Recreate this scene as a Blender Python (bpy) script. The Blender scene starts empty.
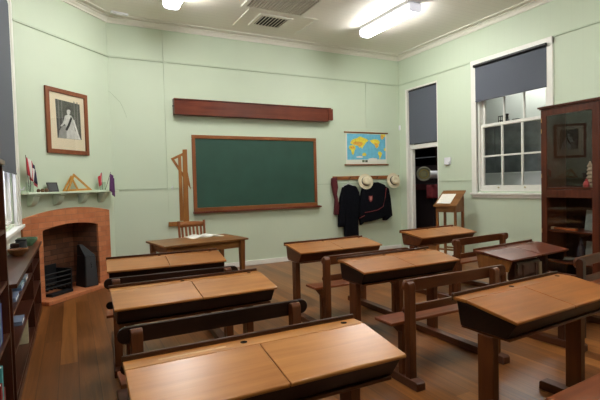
import bpy, bmesh, math, random
import numpy as np
from mathutils import Vector, Matrix
random.seed(7)
scene = bpy.context.scene
COL = scene.collection
PI = math.pi
R = math.radians

# ------------------------------------------------------------------ camera
F, YAW, PITCH, ROLL, CAMH = 441.2025, R(27.38278), R(2.04605), R(-1.49527), 1.4
fwd = Vector((math.sin(YAW)*math.cos(PITCH), math.cos(YAW)*math.cos(PITCH), -math.sin(PITCH)))
rt0 = Vector((math.cos(YAW), -math.sin(YAW), 0)); up0 = rt0.cross(fwd)
rt = rt0*math.cos(ROLL) + up0*math.sin(ROLL); up = up0*math.cos(ROLL) - rt0*math.sin(ROLL)
EYE = Vector((0, 0, CAMH))
cd = bpy.data.cameras.new('camera'); cam = bpy.data.objects.new('camera', cd); COL.objects.link(cam)
cd.sensor_width = 36; cd.lens = F/600*36; cd.clip_start = 0.05
M = Matrix.Identity(4)
for i in range(3):
    M[i][0] = rt[i]; M[i][1] = up[i]; M[i][2] = -fwd[i]; M[i][3] = EYE[i]
cam.matrix_world = M
scene.camera = cam

def ray(px, py): return fwd + rt*((px-300)/F) + up*((200-py)/F)
def on_y(px, py, y): r = ray(px, py); return EYE + r*(y/r.y)
def on_x(px, py, x): r = ray(px, py); return EYE + r*(x/r.x)
def on_z(px, py, z): r = ray(px, py); return EYE + r*((z-CAMH)/r.z)

# ------------------------------------------------------------------ room sizes (metres)
XL, XR, YB, YR, ZC = -0.565, 6.139, 7.253, -2.6, 3.975
Z1, Z2 = 3.397, 1.389
CB = Vector((0.565, YB, 0)); DD = Vector((0.695, 0.719, 0)).normalized()      # corner chimney wall
CL = 1.626; CA = CB - DD*CL; CN = Vector((DD.y, -DD.x, 0)); CROT = math.atan2(DD.y, DD.x)
def on_ch(px, py, off=0.0):     # point in the chimney wall's own frame (x along, y into wall, z)
    r = ray(px, py); t = ((CA-EYE).dot(CN)+off)/r.dot(CN); X = EYE + r*t
    return Vector(((X-CA).dot(DD), -off, X.z))

# ------------------------------------------------------------------ helpers
def tag(o, label=None, cat=None, group=None, kind=None):
    if label: o['label'] = label
    if cat: o['category'] = cat
    if group: o['group'] = group
    if kind: o['kind'] = kind
    return o
def thing(name, label, cat, loc=(0, 0, 0), rz=0.0, group=None):
    o = bpy.data.objects.new(name, None); COL.objects.link(o)
    o.location = loc; o.rotation_euler = (0, 0, rz); o.empty_display_size = 0.1
    return tag(o, label, cat, group)

class MB:
    def __init__(s): s.bm = bmesh.new()
    def box(s, x0, x1, y0, y1, z0, z1, mat=None):
        v = [s.bm.verts.new(p) for p in ((x0,y0,z0),(x1,y0,z0),(x1,y1,z0),(x0,y1,z0),(x0,y0,z1),(x1,y0,z1),(x1,y1,z1),(x0,y1,z1))]
        if mat is not None:
            for q in v: q.co = mat @ q.co
        for f in ((0,3,2,1),(4,5,6,7),(0,1,5,4),(1,2,6,5),(2,3,7,6),(3,0,4,7)): s.bm.faces.new([v[i] for i in f])
        return s
    def prism(s, poly, axis, a, b, mat=None):
        # poly in the two other axes in order (y,z) for X, (x,z) for Y, (x,y) for Z
        def P(p, t):
            q = {'X': (t, p[0], p[1]), 'Y': (p[0], t, p[1]), 'Z': (p[0], p[1], t)}[axis]
            q = Vector(q); return mat @ q if mat is not None else q
        A = [s.bm.verts.new(P(p, a)) for p in poly]; B = [s.bm.verts.new(P(p, b)) for p in poly]
        n = len(poly); s.bm.faces.new(A); s.bm.faces.new(list(reversed(B)))
        for i in range(n): s.bm.faces.new([A[i], B[i], B[(i+1) % n], A[(i+1) % n]])
        return s
    def hull(s, A, B):          # two matching point loops joined into a solid
        A = [s.bm.verts.new(p) for p in A]; B = [s.bm.verts.new(p) for p in B]; n = len(A)
        s.bm.faces.new(A); s.bm.faces.new(list(reversed(B)))
        for i in range(n): s.bm.faces.new([A[i], B[i], B[(i+1) % n], A[(i+1) % n]])
        return s
    def tube(s, pts, r, seg=10, caps=True):
        pts = [Vector(p) for p in pts]; rings = []
        rr = r if isinstance(r, (list, tuple)) else [r]*len(pts)
        for i, p in enumerate(pts):
            d = (pts[min(i+1, len(pts)-1)] - pts[max(i-1, 0)]).normalized()
            ref = Vector((0, 0, 1)) if abs(d.z) < 0.9 else Vector((1, 0, 0))
            u = d.cross(ref).normalized(); v = d.cross(u)
            rings.append([s.bm.verts.new(p + (u*math.cos(2*PI*k/seg) + v*math.sin(2*PI*k/seg))*rr[i]) for k in range(seg)])
        for a, b in zip(rings, rings[1:]):
            for k in range(seg): s.bm.faces.new([a[k], a[(k+1) % seg], b[(k+1) % seg], b[k]])
        if caps: s.bm.faces.new(list(reversed(rings[0]))); s.bm.faces.new(rings[-1])
        return s
    def lathe(s, prof, seg=24, mat=None):      # profile of (r, z)
        rings = []
        for r, z in prof:
            if r < 1e-5: rings.append([s.bm.verts.new((0, 0, z))])
            else: rings.append([s.bm.verts.new((r*math.cos(2*PI*k/seg), r*math.sin(2*PI*k/seg), z)) for k in range(seg)])
        for a, b in zip(rings, rings[1:]):
            for k in range(seg):
                k2 = (k+1) % seg
                if len(a) == 1 and len(b) == 1: continue
                if len(a) == 1: s.bm.faces.new([a[0], b[k2], b[k]])
                elif len(b) == 1: s.bm.faces.new([a[k], a[k2], b[0]])
                else: s.bm.faces.new([a[k], a[k2], b[k2], b[k]])
        if mat is not None:
            for ring in rings:
                for v in ring: v.co = mat @ v.co
        return s
    def grid(s, fn, nu, nv):
        V = [[s.bm.verts.new(fn(i/nu, j/nv)) for j in range(nv+1)] for i in range(nu+1)]
        for i in range(nu):
            for j in range(nv): s.bm.faces.new([V[i][j], V[i+1][j], V[i+1][j+1], V[i][j+1]])
        return s
    def build(s, name, mat, parent=None, bevel=0.0, smooth=True, seg=2, solid=0.0, subsurf=0):
        bmesh.ops.recalc_face_normals(s.bm, faces=s.bm.faces)
        me = bpy.data.meshes.new(name); s.bm.to_mesh(me); s.bm.free()
        if smooth:
            me.polygons.foreach_set('use_smooth', [True]*len(me.polygons)); me.set_sharp_from_angle(angle=R(35))
        o = bpy.data.objects.new(name, me); COL.objects.link(o); me.materials.append(mat)
        if parent: o.parent = parent
        if solid:
            m = o.modifiers.new('solid', 'SOLIDIFY'); m.thickness = solid; m.offset = 0
        if subsurf:
            m = o.modifiers.new('sub', 'SUBSURF'); m.levels = m.render_levels = subsurf
        if bevel:
            m = o.modifiers.new('bevel', 'BEVEL'); m.width = bevel; m.segments = seg; m.limit_method = 'ANGLE'; m.angle_limit = R(40)
        return o
def quad_x(x, y0, y1, z0, z1): return MB().grid(lambda u, v: (x, y0+(y1-y0)*u, z0+(z1-z0)*v), 1, 1)
def struct(o): o['kind'] = 'structure'; return o

# ------------------------------------------------------------------ materials
def new_mat(name):
    m = bpy.data.materials.new(name); m.use_nodes = True; nt = m.node_tree
    b = nt.nodes['Principled BSDF']; return m, nt, b
def srgb(r, g, b):
    f = lambda c: (c/255/12.92) if c/255 <= .04045 else ((c/255+.055)/1.055)**2.4
    return (f(r), f(g), f(b), 1)
def plain(name, col, rough=.6, metal=0.0, noise=0.0, scale=20, bump=0.0, spec=.5):
    m, nt, b = new_mat(name); b.inputs['Roughness'].default_value = rough; b.inputs['Metallic'].default_value = metal
    b.inputs['Specular IOR Level'].default_value = spec
    b.inputs['Base Color'].default_value = col
    tc = nt.nodes.new('ShaderNodeTexCoord'); n = nt.nodes.new('ShaderNodeTexNoise'); n.inputs['Scale'].default_value = scale; n.inputs['Detail'].default_value = 4
    nt.links.new(tc.outputs['Object'], n.inputs['Vector'])
    if noise:
        r = nt.nodes.new('ShaderNodeValToRGB')
        r.color_ramp.elements[0].color = tuple(c*(1-noise) for c in col[:3])+(1,); r.color_ramp.elements[1].color = tuple(min(1, c*(1+noise)) for c in col[:3])+(1,)
        r.color_ramp.elements[0].position = .3; r.color_ramp.elements[1].position = .7
        nt.links.new(n.outputs['Fac'], r.inputs['Fac']); nt.links.new(r.outputs['Color'], b.inputs['Base Color'])
    if bump:
        bp = nt.nodes.new('ShaderNodeBump'); bp.inputs['Strength'].default_value = bump; bp.inputs['Distance'].default_value = .01
        nt.links.new(n.outputs['Fac'], bp.inputs['Height']); nt.links.new(bp.outputs['Normal'], b.inputs['Normal'])
    return m
def wood(name, ca, cb, axis='X', rough=.35, scale=1.0, coat=0.0, spec=.32):
    m, nt, b = new_mat(name); L = nt.links
    tc = nt.nodes.new('ShaderNodeTexCoord'); oi = nt.nodes.new('ShaderNodeObjectInfo')
    mul = nt.nodes.new('ShaderNodeMath'); mul.operation = 'MULTIPLY'; mul.inputs[1].default_value = 13.7
    L.new(oi.outputs['Random'], mul.inputs[0])
    add = nt.nodes.new('ShaderNodeVectorMath'); add.operation = 'ADD'
    L.new(tc.outputs['Object'], add.inputs[0]); L.new(mul.outputs[0], add.inputs[1])
    mp = nt.nodes.new('ShaderNodeMapping'); sc = [22*scale]*3; sc['XYZ'.index(axis)] = 1.3*scale; mp.inputs['Scale'].default_value = sc
    L.new(add.outputs[0], mp.inputs['Vector'])
    n = nt.nodes.new('ShaderNodeTexNoise'); n.inputs['Scale'].default_value = 1.0; n.inputs['Detail'].default_value = 7; n.inputs['Roughness'].default_value = .6; n.inputs['Distortion'].default_value = .5
    L.new(mp.outputs[0], n.inputs['Vector'])
    n2 = nt.nodes.new('ShaderNodeTexNoise'); n2.inputs['Scale'].default_value = 3.0; n2.inputs['Detail'].default_value = 3
    L.new(add.outputs[0], n2.inputs['Vector'])
    mx = nt.nodes.new('ShaderNodeMath'); mx.operation = 'MULTIPLY_ADD'; mx.inputs[1].default_value = .45; L.new(n2.outputs['Fac'], mx.inputs[0])
    m2 = nt.nodes.new('ShaderNodeMath'); m2.operation = 'MULTIPLY'; m2.inputs[1].default_value = .6; L.new(n.outputs['Fac'], m2.inputs[0]); L.new(m2.outputs[0], mx.inputs[2])
    r = nt.nodes.new('ShaderNodeValToRGB'); r.color_ramp.elements[0].position = .36; r.color_ramp.elements[1].position = .68
    r.color_ramp.elements[0].color = ca; r.color_ramp.elements[1].color = cb
    L.new(mx.outputs[0], r.inputs['Fac']); L.new(r.outputs['Color'], b.inputs['Base Color'])
    b.inputs['Roughness'].default_value = rough; b.inputs['Specular IOR Level'].default_value = spec
    if coat: b.inputs['Coat Weight'].default_value = coat; b.inputs['Coat Roughness'].default_value = .2
    bp = nt.nodes.new('ShaderNodeBump'); bp.inputs['Strength'].default_value = .12; bp.inputs['Distance'].default_value = .003
    L.new(n.outputs['Fac'], bp.inputs['Height']); L.new(bp.outputs['Normal'], b.inputs['Normal'])
    return m
def glass_mat(name, tint=(1, 1, 1, 1), ior=1.5):
    m, nt, b = new_mat(name); nt.nodes.remove(b); L = nt.links; out = nt.nodes['Material Output']
    ge = nt.nodes.new('ShaderNodeNewGeometry'); dt = nt.nodes.new('ShaderNodeVectorMath'); dt.operation = 'DOT_PRODUCT'; L.new(ge.outputs['Normal'], dt.inputs[0]); L.new(ge.outputs['Incoming'], dt.inputs[1])
    def mth(op, a, b):
        x = nt.nodes.new('ShaderNodeMath'); x.operation = op
        for i, q in enumerate((a, b)):
            if isinstance(q, (int, float)): x.inputs[i].default_value = q
            elif q is not None: L.new(q, x.inputs[i])
        return x
    f0 = ((ior-1)/(ior+1))**2
    fr = mth('ADD', mth('MULTIPLY', mth('POWER', mth('SUBTRACT', 1.0, mth('ABSOLUTE', dt.outputs['Value'], None).outputs[0]).outputs[0], 5.0).outputs[0], 1-f0).outputs[0], f0)
    t = nt.nodes.new('ShaderNodeBsdfTransparent'); t.inputs['Color'].default_value = tint
    g = nt.nodes.new('ShaderNodeBsdfGlossy'); g.inputs['Roughness'].default_value = .01
    mx = nt.nodes.new('ShaderNodeMixShader'); L.new(fr.outputs[0], mx.inputs[0]); L.new(t.outputs[0], mx.inputs[1]); L.new(g.outputs[0], mx.inputs[2]); L.new(mx.outputs[0], out.inputs['Surface'])
    return m
def emis(name, col, strength):
    m, nt, b = new_mat(name); b.inputs['Base Color'].default_value = (.8, .8, .8, 1)
    b.inputs['Emission Color'].default_value = col; b.inputs['Emission Strength'].default_value = strength
    return m
def brick_mat(name, c1, c2, mortar, rough=.8):
    m, nt, b = new_mat(name); L = nt.links
    tc = nt.nodes.new('ShaderNodeTexCoord'); sp = nt.nodes.new('ShaderNodeSeparateXYZ'); cb = nt.nodes.new('ShaderNodeCombineXYZ')
    L.new(tc.outputs['Object'], sp.inputs[0]); ad = nt.nodes.new('ShaderNodeMath'); ad.operation = 'ADD'
    L.new(sp.outputs['X'], ad.inputs[0]); L.new(sp.outputs['Y'], ad.inputs[1]); L.new(ad.outputs[0], cb.inputs['X']); L.new(sp.outputs['Z'], cb.inputs['Y'])
    br = nt.nodes.new('ShaderNodeTexBrick'); br.inputs['Scale'].default_value = 1; br.inputs['Brick Width'].default_value = .21; br.inputs['Row Height'].default_value = .072
    br.inputs['Mortar Size'].default_value = .005; br.inputs['Mortar Smooth'].default_value = .4
    br.inputs['Color1'].default_value = c1; br.inputs['Color2'].default_value = c2; br.inputs['Mortar'].default_value = mortar
    L.new(cb.outputs[0], br.inputs['Vector'])
    n = nt.nodes.new('ShaderNodeTexNoise'); n.inputs['Scale'].default_value = 9; n.inputs['Detail'].default_value = 5; L.new(tc.outputs['Object'], n.inputs['Vector'])
    mx = nt.nodes.new('ShaderNodeMix'); mx.data_type = 'RGBA'; mx.blend_type = 'MULTIPLY'; mx.inputs['Factor'].default_value = .45
    rr = nt.nodes.new('ShaderNodeValToRGB'); rr.color_ramp.elements[0].position = .3; rr.color_ramp.elements[0].color = (.55, .5, .45, 1); rr.color_ramp.elements[1].position = .65
    L.new(n.outputs['Fac'], rr.inputs['Fac']); L.new(br.outputs['Color'], mx.inputs[6]); L.new(rr.outputs['Color'], mx.inputs[7]); L.new(mx.outputs[2], b.inputs['Base Color'])
    bp = nt.nodes.new('ShaderNodeBump'); bp.inputs['Strength'].default_value = .5; bp.inputs['Distance'].default_value = .006; bp.invert = True
    L.new(br.outputs['Fac'], bp.inputs['Height']); L.new(bp.outputs['Normal'], b.inputs['Normal']); b.inputs['Roughness'].default_value = rough
    return m
def groove_mat(name, col, axis, pitch, depth=.5, rough=.55, dark=.85):
    # painted tongue-and-groove boards: thin V joints at a fixed pitch
    m, nt, b = new_mat(name); L = nt.links
    tc = nt.nodes.new('ShaderNodeTexCoord'); sp = nt.nodes.new('ShaderNodeSeparateXYZ'); L.new(tc.outputs['Object'], sp.inputs[0])
    d = nt.nodes.new('ShaderNodeMath'); d.operation = 'DIVIDE'; d.inputs[1].default_value = pitch; L.new(sp.outputs[axis], d.inputs[0])
    f = nt.nodes.new('ShaderNodeMath'); f.operation = 'FRACT'; L.new(d.outputs[0], f.inputs[0])
    s = nt.nodes.new('ShaderNodeMath'); s.operation = 'SUBTRACT'; s.inputs[1].default_value = .5; L.new(f.outputs[0], s.inputs[0])
    a = nt.nodes.new('ShaderNodeMath'); a.operation = 'ABSOLUTE'; L.new(s.outputs[0], a.inputs[0])
    r = nt.nodes.new('ShaderNodeValToRGB'); r.color_ramp.elements[0].position = .0; r.color_ramp.elements[0].color = (0, 0, 0, 1); r.color_ramp.elements[1].position = .05; L.new(a.outputs[0], r.inputs['Fac'])
    n = nt.nodes.new('ShaderNodeTexNoise'); n.inputs['Scale'].default_value = 1.5; L.new(tc.outputs['Object'], n.inputs['Vector'])
    mx = nt.nodes.new('ShaderNodeMix'); mx.data_type = 'RGBA'
    mx.inputs[6].default_value = tuple(c*dark for c in col[:3])+(1,); mx.inputs[7].default_value = col; L.new(r.outputs['Color'], mx.inputs['Factor']); L.new(mx.outputs[2], b.inputs['Base Color'])
    bp = nt.nodes.new('ShaderNodeBump'); bp.inputs['Strength'].default_value = depth; bp.inputs['Distance'].default_value = .003
    L.new(r.outputs['Color'], bp.inputs['Height']); L.new(bp.outputs['Normal'], b.inputs['Normal']); b.inputs['Roughness'].default_value = rough
    return m
def floor_mat():
    m, nt, b = new_mat('floor_boards'); L = nt.links
    def math_(op, a=None, bb=None):
        x = nt.nodes.new('ShaderNodeMath'); x.operation = op
        for i, q in enumerate((a, bb)):
            if q is None: continue
            if isinstance(q, (int, float)): x.inputs[i].default_value = q
            else: L.new(q, x.inputs[i])
        return x.outputs[0]
    tc = nt.nodes.new('ShaderNodeTexCoord'); sp = nt.nodes.new('ShaderNodeSeparateXYZ'); L.new(tc.outputs['Object'], sp.inputs[0])
    q = math_('DIVIDE', sp.outputs['X'], .135); fl = math_('FLOOR', q); fr = math_('FRACT', q)
    wn = nt.nodes.new('ShaderNodeTexWhiteNoise'); wn.noise_dimensions = '1D'; L.new(fl, wn.inputs['W'])
    yoff = math_('MULTIPLY', wn.outputs['Value'], 7.3); yl = math_('FLOOR', math_('DIVIDE', math_('ADD', sp.outputs['Y'], yoff), 2.6))
    cmb = nt.nodes.new('ShaderNodeCombineXYZ'); L.new(fl, cmb.inputs[0]); L.new(yl, cmb.inputs[1])
    w2 = nt.nodes.new('ShaderNodeTexWhiteNoise'); w2.noise_dimensions = '2D'; L.new(cmb.outputs[0], w2.inputs['Vector'])
    mp = nt.nodes.new('ShaderNodeMapping'); mp.inputs['Scale'].default_value = (30, 1.2, 1); 
    av = nt.nodes.new('ShaderNodeVectorMath'); av.operation = 'ADD'; L.new(tc.outputs['Object'], av.inputs[0]); L.new(w2.outputs['Color'], av.inputs[1]); L.new(av.outputs[0], mp.inputs['Vector'])
    n = nt.nodes.new('ShaderNodeTexNoise'); n.inputs['Scale'].default_value = 1; n.inputs['Detail'].default_value = 7; n.inputs['Distortion'].default_value = .6; L.new(mp.outputs[0], n.inputs['Vector'])
    v = math_('ADD', math_('MULTIPLY', n.outputs['Fac'], .66), math_('MULTIPLY', w2.outputs['Value'], .34))
    r = nt.nodes.new('ShaderNodeValToRGB'); e = r.color_ramp.elements
    e[0].position = .2; e[0].color = srgb(86, 48, 20); e[1].position = .8; e[1].color = srgb(156, 100, 48); x = e.new(.5); x.color = srgb(120, 72, 32)
    L.new(v, r.inputs['Fac'])
    g = math_('ABSOLUTE', math_('SUBTRACT', fr, .5)); gr = nt.nodes.new('ShaderNodeValToRGB'); gr.color_ramp.elements[0].position = .475; gr.color_ramp.elements[0].color = (1, 1, 1, 1); gr.color_ramp.elements[1].position = .495; gr.color_ramp.elements[1].color = (.35, .3, .25, 1); L.new(g, gr.inputs['Fac'])
    mx = nt.nodes.new('ShaderNodeMix'); mx.data_type = 'RGBA'; mx.blend_type = 'MULTIPLY'; mx.inputs['Factor'].default_value = 1; L.new(r.outputs['Color'], mx.inputs[6]); L.new(gr.outputs['Color'], mx.inputs[7])
    L.new(mx.outputs[2], b.inputs['Base Color']); b.inputs['Roughness'].default_value = .34
    bp = nt.nodes.new('ShaderNodeBump'); bp.inputs['Strength'].default_value = .15; bp.inputs['Distance'].default_value = .002; L.new(n.outputs['Fac'], bp.inputs['Height']); L.new(bp.outputs['Normal'], b.inputs['Normal'])
    return m

GREEN = srgb(205, 218, 196)
m_wall = plain('green_paint', GREEN, .55, noise=.025, scale=1.2, bump=.02)
m_wallv = groove_mat('green_boards', GREEN, 'Y', .15, .12, .55, .97)
m_ceil = groove_mat('ceiling_boards', srgb(236, 231, 220), 'Y', .105, .5, .5, .86)
m_white = plain('white_paint', srgb(236, 235, 228), .4, noise=.02)
m_cream = plain('cornice_paint', srgb(234, 231, 220), .5, noise=.02)
m_floor = floor_mat()
m_rail = plain('green_trim_paint', srgb(190, 204, 180), .5)
m_brick = brick_mat('painted_brick', srgb(206, 130, 84), srgb(188, 110, 68), srgb(176, 114, 80))
m_firebrick = brick_mat('sooty_brick', srgb(150, 98, 70), srgb(112, 74, 54), srgb(92, 68, 54), .9)
m_black = plain('black_iron', srgb(30, 31, 34), .5, .3, noise=.2)
m_hole = plain('inkwell_hole_shade', srgb(18, 14, 12), .9, spec=.1)
m_darkgrey = plain('dark_grey_metal', srgb(62, 64, 68), .45, .3)
m_blind = plain('grey_blind_fabric', srgb(88, 93, 104), .8, noise=.04, scale=60)
m_blindtube = plain('black_tube', srgb(24, 24, 28), .4)
m_glass = glass_mat('clear_glass')
m_jar = glass_mat('jar_glass', (.93, .96, .94, 1))
m_light = emis('light_diffuser', (1.0, .985, .95, 1), 44.0)
m_endcap = plain('white_plastic', srgb(232, 232, 238), .4)
m_cap = emis('glowing_end_cap', (.86, .86, 1, 1), .55)
m_board = plain('chalkboard_green', srgb(38, 76, 64), .55, noise=.10, scale=3)
m_dark = plain('dark_interior', srgb(22, 21, 22), .7)
m_paper = plain('paper', srgb(236, 233, 224), .8, noise=.02)
m_cream_mat = plain('cream_card', srgb(226, 214, 186), .8)

# wood tones
hon = (srgb(160, 98, 44), srgb(192, 130, 70)); hon2 = (srgb(146, 88, 40), srgb(174, 113, 57)); red = (srgb(138, 80, 34), srgb(174, 108, 50)); deep = (srgb(84, 38, 22), srgb(112, 56, 33))
w_hon = wood('honey_wood', *hon, rough=.3, spec=.5); w_hon2 = wood('worn_honey_wood', *hon2, rough=.3); w_red = wood('orange_brown_wood', *red, rough=.3); w_deep = wood('red_brown_wood', *deep, rough=.28)
w_dark = wood('dark_stained_wood', srgb(30, 16, 10), srgb(50, 26, 16), rough=.42, spec=.25)
w_darkz = wood('dark_stained_post', srgb(48, 24, 13), srgb(76, 40, 22), 'Z', rough=.35)
w_mid = wood('brown_wood', srgb(72, 36, 18), srgb(104, 56, 29), rough=.32)
w_lip = wood('dark_lip_wood', srgb(50, 26, 15), srgb(80, 44, 26), rough=.35)
w_seat = wood('bench_seat_wood', srgb(104, 50, 25), srgb(142, 76, 40), rough=.3, spec=.4)
w_midz = wood('brown_wood_post', srgb(72, 36, 18), srgb(106, 58, 30), 'Z', rough=.32)
w_midy = wood('brown_wood_runner', srgb(62, 31, 16), srgb(94, 50, 26), 'Y', rough=.38)
w_tan = wood('tan_wood_post', srgb(106, 62, 30), srgb(142, 90, 46), 'Z', rough=.35)
w_tanx = wood('tan_wood', srgb(104, 66, 32), srgb(142, 96, 52), 'X', rough=.35)
w_mah = wood('mahogany', srgb(66, 30, 17), srgb(96, 47, 28), 'Z', rough=.3)
w_mahx = wood('mahogany_rail', srgb(88, 40, 28), srgb(120, 60, 42), 'X', rough=.3)
w_mahy = wood('mahogany_board', srgb(66, 30, 17), srgb(96, 47, 28), 'Y', rough=.3)
w_frame = wood('frame_wood', srgb(118, 70, 38), srgb(156, 98, 54), 'X', rough=.35)
w_framez = wood('frame_wood_upright', srgb(118, 66, 38), srgb(150, 90, 52), 'Z', rough=.35)
w_yel = wood('yellow_wood', srgb(176, 122, 52), srgb(206, 152, 76), 'Z', rough=.4)
w_rule = wood('ruler_wood', srgb(132, 82, 38), srgb(166, 112, 58), 'Z', rough=.4)
w_case = wood('bookcase_wood', srgb(52, 26, 18), srgb(84, 44, 29), 'Y', rough=.3)
w_casez = wood('bookcase_upright', srgb(52, 26, 18), srgb(84, 44, 29), 'Z', rough=.3)

# ------------------------------------------------------------------ room shell
T = .15
struct(MB().box(XL-.3, XR+2.7, YR-.2, YB+2.3, -.12, 0).build('floor', m_floor))
struct(MB().box(XL-.3, XR+.3, YR-.2, YB+1.0, ZC, ZC+.12).build('ceiling', m_ceil))
wb = struct(MB().box(CB.x-.05, XR+T, YB, YB+T, 0, ZC).build('wall_back', m_wall))
struct(MB().box(XL-T, XR+T, YR-T, YR, 0, ZC).build('wall_rear', m_wall))
# left wall with the window hole
WL0, WL1, WLZ0, WLZ1 = 4.35, 5.74, 1.05, 3.42
struct(MB().box(XL-T, XL, YR, WL0, 0, ZC).box(XL-T, XL, WL1, CA.y+.02, 0, ZC).box(XL-T, XL, WL0, WL1, 0, WLZ0).box(XL-T, XL, WL0, WL1, WLZ1, ZC).build('wall_left', m_wall))
# right wall with door recess and window hole
DY0, DY1, DZ1 = 6.17, 7.06, 3.27
WY0, WY1, WZ0, WZ1 = 4.03, 5.27, 1.20, 3.30
struct(MB().box(XR, XR+T, YR, WY0, 0, ZC).box(XR, XR+T, WY1, DY0, 0, ZC).box(XR, XR+T, DY1, YB+.01, 0, ZC)
       .box(XR, XR+T, WY0, WY1, 0, WZ0).box(XR, XR+T, WY0, WY1, WZ1, ZC).box(XR, XR+T, DY0, DY1, DZ1, ZC).build('wall_right', m_wallv))
# chimney wall across the left corner
FX0, FX1 = .305, 1.245
wc = MB().box(0, FX0-.04, 0, .12, 0, ZC).box(FX1+.04, CL+.06, 0, .12, 0, ZC).box(FX0-.04, FX1+.04, 0, .12, 1.02, ZC)
wch = struct(wc.build('wall_chimney', m_wall)); wch.location = CA; wch.rotation_euler.z = CROT
# hairline crack in the plaster by the corner (a part of the back wall)
pts = [on_y(107.5, 90, YB-.002), on_y(112, 94, YB-.002), on_y(116, 98, YB-.002), on_y(120, 102, YB-.002), on_y(124, 110, YB-.002), on_y(127, 118, YB-.002)]
ck = MB().tube(pts, .0018, 5).build('plaster_crack', plain('crack_dark', srgb(150, 168, 140), .9), wb)

# cornice, rails, battens, skirting
def cornice(name, p0, p1, inward, rot0=0):
    # two stepped mouldings running along p0-p1; inward = unit vector into the room
    prof = [(0, -.080), (.022, -.080), (.024, -.056), (.030, -.050), (.052, -.024), (.078, -.022), (.080, 0), (0, 0)]
    A = [p0 + inward*a + Vector((0, 0, ZC+b)) for a, b in prof]; B = [p1 + inward*a + Vector((0, 0, ZC+b)) for a, b in prof]
    return struct(MB().hull(A, B).build(name, m_cream, smooth=False))
V = Vector
cornice('trim_1', CB, V((XR, YB, 0)), V((0, -1, 0))); cornice('trim_2', V((XR, YB, 0)), V((XR, YR, 0)), V((-1, 0, 0)))
cornice('trim_3', CA, CB, CN); cornice('trim_4', V((XL, YR, 0)), CA, V((1, 0, 0))); cornice('trim_5', V((XR, YR, 0)), V((XL, YR, 0)), V((0, 1, 0)))
def ceil_strip(name, p0, p1, inward):
    A = [p0 + inward*a + V((0, 0, ZC+b)) for a, b in ((.15, 0), (.15, -.014), (.18, -.014), (.18, 0))]; B = [p1 + inward*a + V((0, 0, ZC+b)) for a, b in ((.15, 0), (.15, -.014), (.18, -.014), (.18, 0))]
    struct(MB().hull(A, B).build(name, m_cream, smooth=False))
ceil_strip('trim_6', CB+DD*-.0+V((-.02, 0, 0)), V((XR-.2, YB, 0)), V((0, -1, 0))); ceil_strip('trim_7', V((XR, YB-.2, 0)), V((XR, YR, 0)), V((-1, 0, 0))); ceil_strip('trim_8', CA, CB+DD*-.06, CN)
def rail(name, p0, p1, inward, z, h, d, mat=m_rail):
    A = [p0 + inward*a + V((0, 0, z+b)) for a, b in ((0, -h/2), (d, -h/2), (d, h/2), (0, h/2))]; B = [p1 + inward*a + V((0, 0, z+b)) for a, b in ((0, -h/2), (d, -h/2), (d, h/2), (0, h/2))]
    return struct(MB().hull(A, B).build(name, mat, smooth=False))
rail('trim_9', CB, V((XR, YB, 0)), V((0, -1, 0)), Z1, .022, .018); rail('trim_10', CA+DD*.05, CB, CN, Z1, .022, .018)
rail('trim_11', V((XR, YB, 0)), V((XR, WY1+.1, 0)), V((-1, 0, 0)), Z1, .022, .018); rail('trim_12', V((XR, WY0-.1, 0)), V((XR, YR, 0)), V((-1, 0, 0)), Z1, .022, .018)
rail('trim_13', CB+V((.05, 0, 0)), V((XR, YB, 0)), V((0, -1, 0)), Z2, .016, .008); rail('trim_14', V((XR, DY0-.02, 0)), V((XR, WY1+.11, 0)), V((-1, 0, 0)), Z2, .016, .008)
struct(MB().box(1.375, 1.43, YB-.016, YB, 1.36, ZC-.1).build('trim_15', m_wall)); struct(MB().box(1.38, 1.40, YB-.006, YB, .1, 1.36).build('trim_16', m_wall))
p = on_y(366, 90, YB); struct(MB().box(p.x-.02, p.x+.02, YB-.01, YB, 2.5, Z1).build('trim_17', m_wall))
struct(MB().box(CB.x+.05, XR, YB-.018, YB, 0, .085).build('baseboard_back', m_white, bevel=.004)); struct(MB().box(XR-.018, XR, YR, DY0-.03, 0, .10).build('baseboard_right', m_white, bevel=.004))
struct(MB().box(XL, XL+.018, YR, 3.0, 0, .10).build('baseboard_left', m_white)); struct(MB().box(XL+.02, XR-.02, YR, YR+.018, 0, .10).build('baseboard_rear', m_white))

# ------------------------------------------------------------------ window on the right wall
win = struct(MB().box(XR+.02, XR+T, WY0, WY0+.035, WZ0, WZ1).box(XR+.02, XR+T, WY1-.035, WY1, WZ0, WZ1).box(XR+.02, XR+T, WY0, WY1, WZ1-.03, WZ1).box(XR+.02, XR+T, WY0, WY1, WZ0, WZ0+.02).build('window_1', m_white))
ar = MB(); tw = .10
ar.box(XR-.028, XR+.02, WY1, WY1+tw, WZ0-.02, WZ1+.08).box(XR-.028, XR+.02, WY0-tw, WY0, WZ0-.02, WZ1+.08).box(XR-.034, XR+.02, WY0-tw, WY1+tw, WZ1, WZ1+.10)
ar.build('architrave', m_white, win, bevel=.004)
MB().box(XR-.055, XR+.05, WY0-tw-.02, WY1+tw+.02, WZ0-.055, WZ0-.02).box(XR-.022, XR, WY0-tw, WY1+tw, WZ0-.105, WZ0-.055).build('window_sill', m_white, win, bevel=.004)
xs0, xs1 = XR+.045, XR+.085           # lower sash
ly0, ly1 = WY0+.036, WY1-.036; mz = 2.30
ls = MB().box(xs0, xs1, ly0, ly0+.05, WZ0+.021, mz+.02).box(xs0, xs1, ly1-.05, ly1, WZ0+.021, mz+.02).box(xs0, xs1, ly0+.05, ly1-.05, WZ0+.021, WZ0+.10).box(xs0, xs1, ly0+.05, ly1-.05, mz-.03, mz+.02)
lsash = ls.build('lower_sash', m_white, win, bevel=.003)
gw = (ly1-ly0-.10)
mu = MB()
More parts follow.
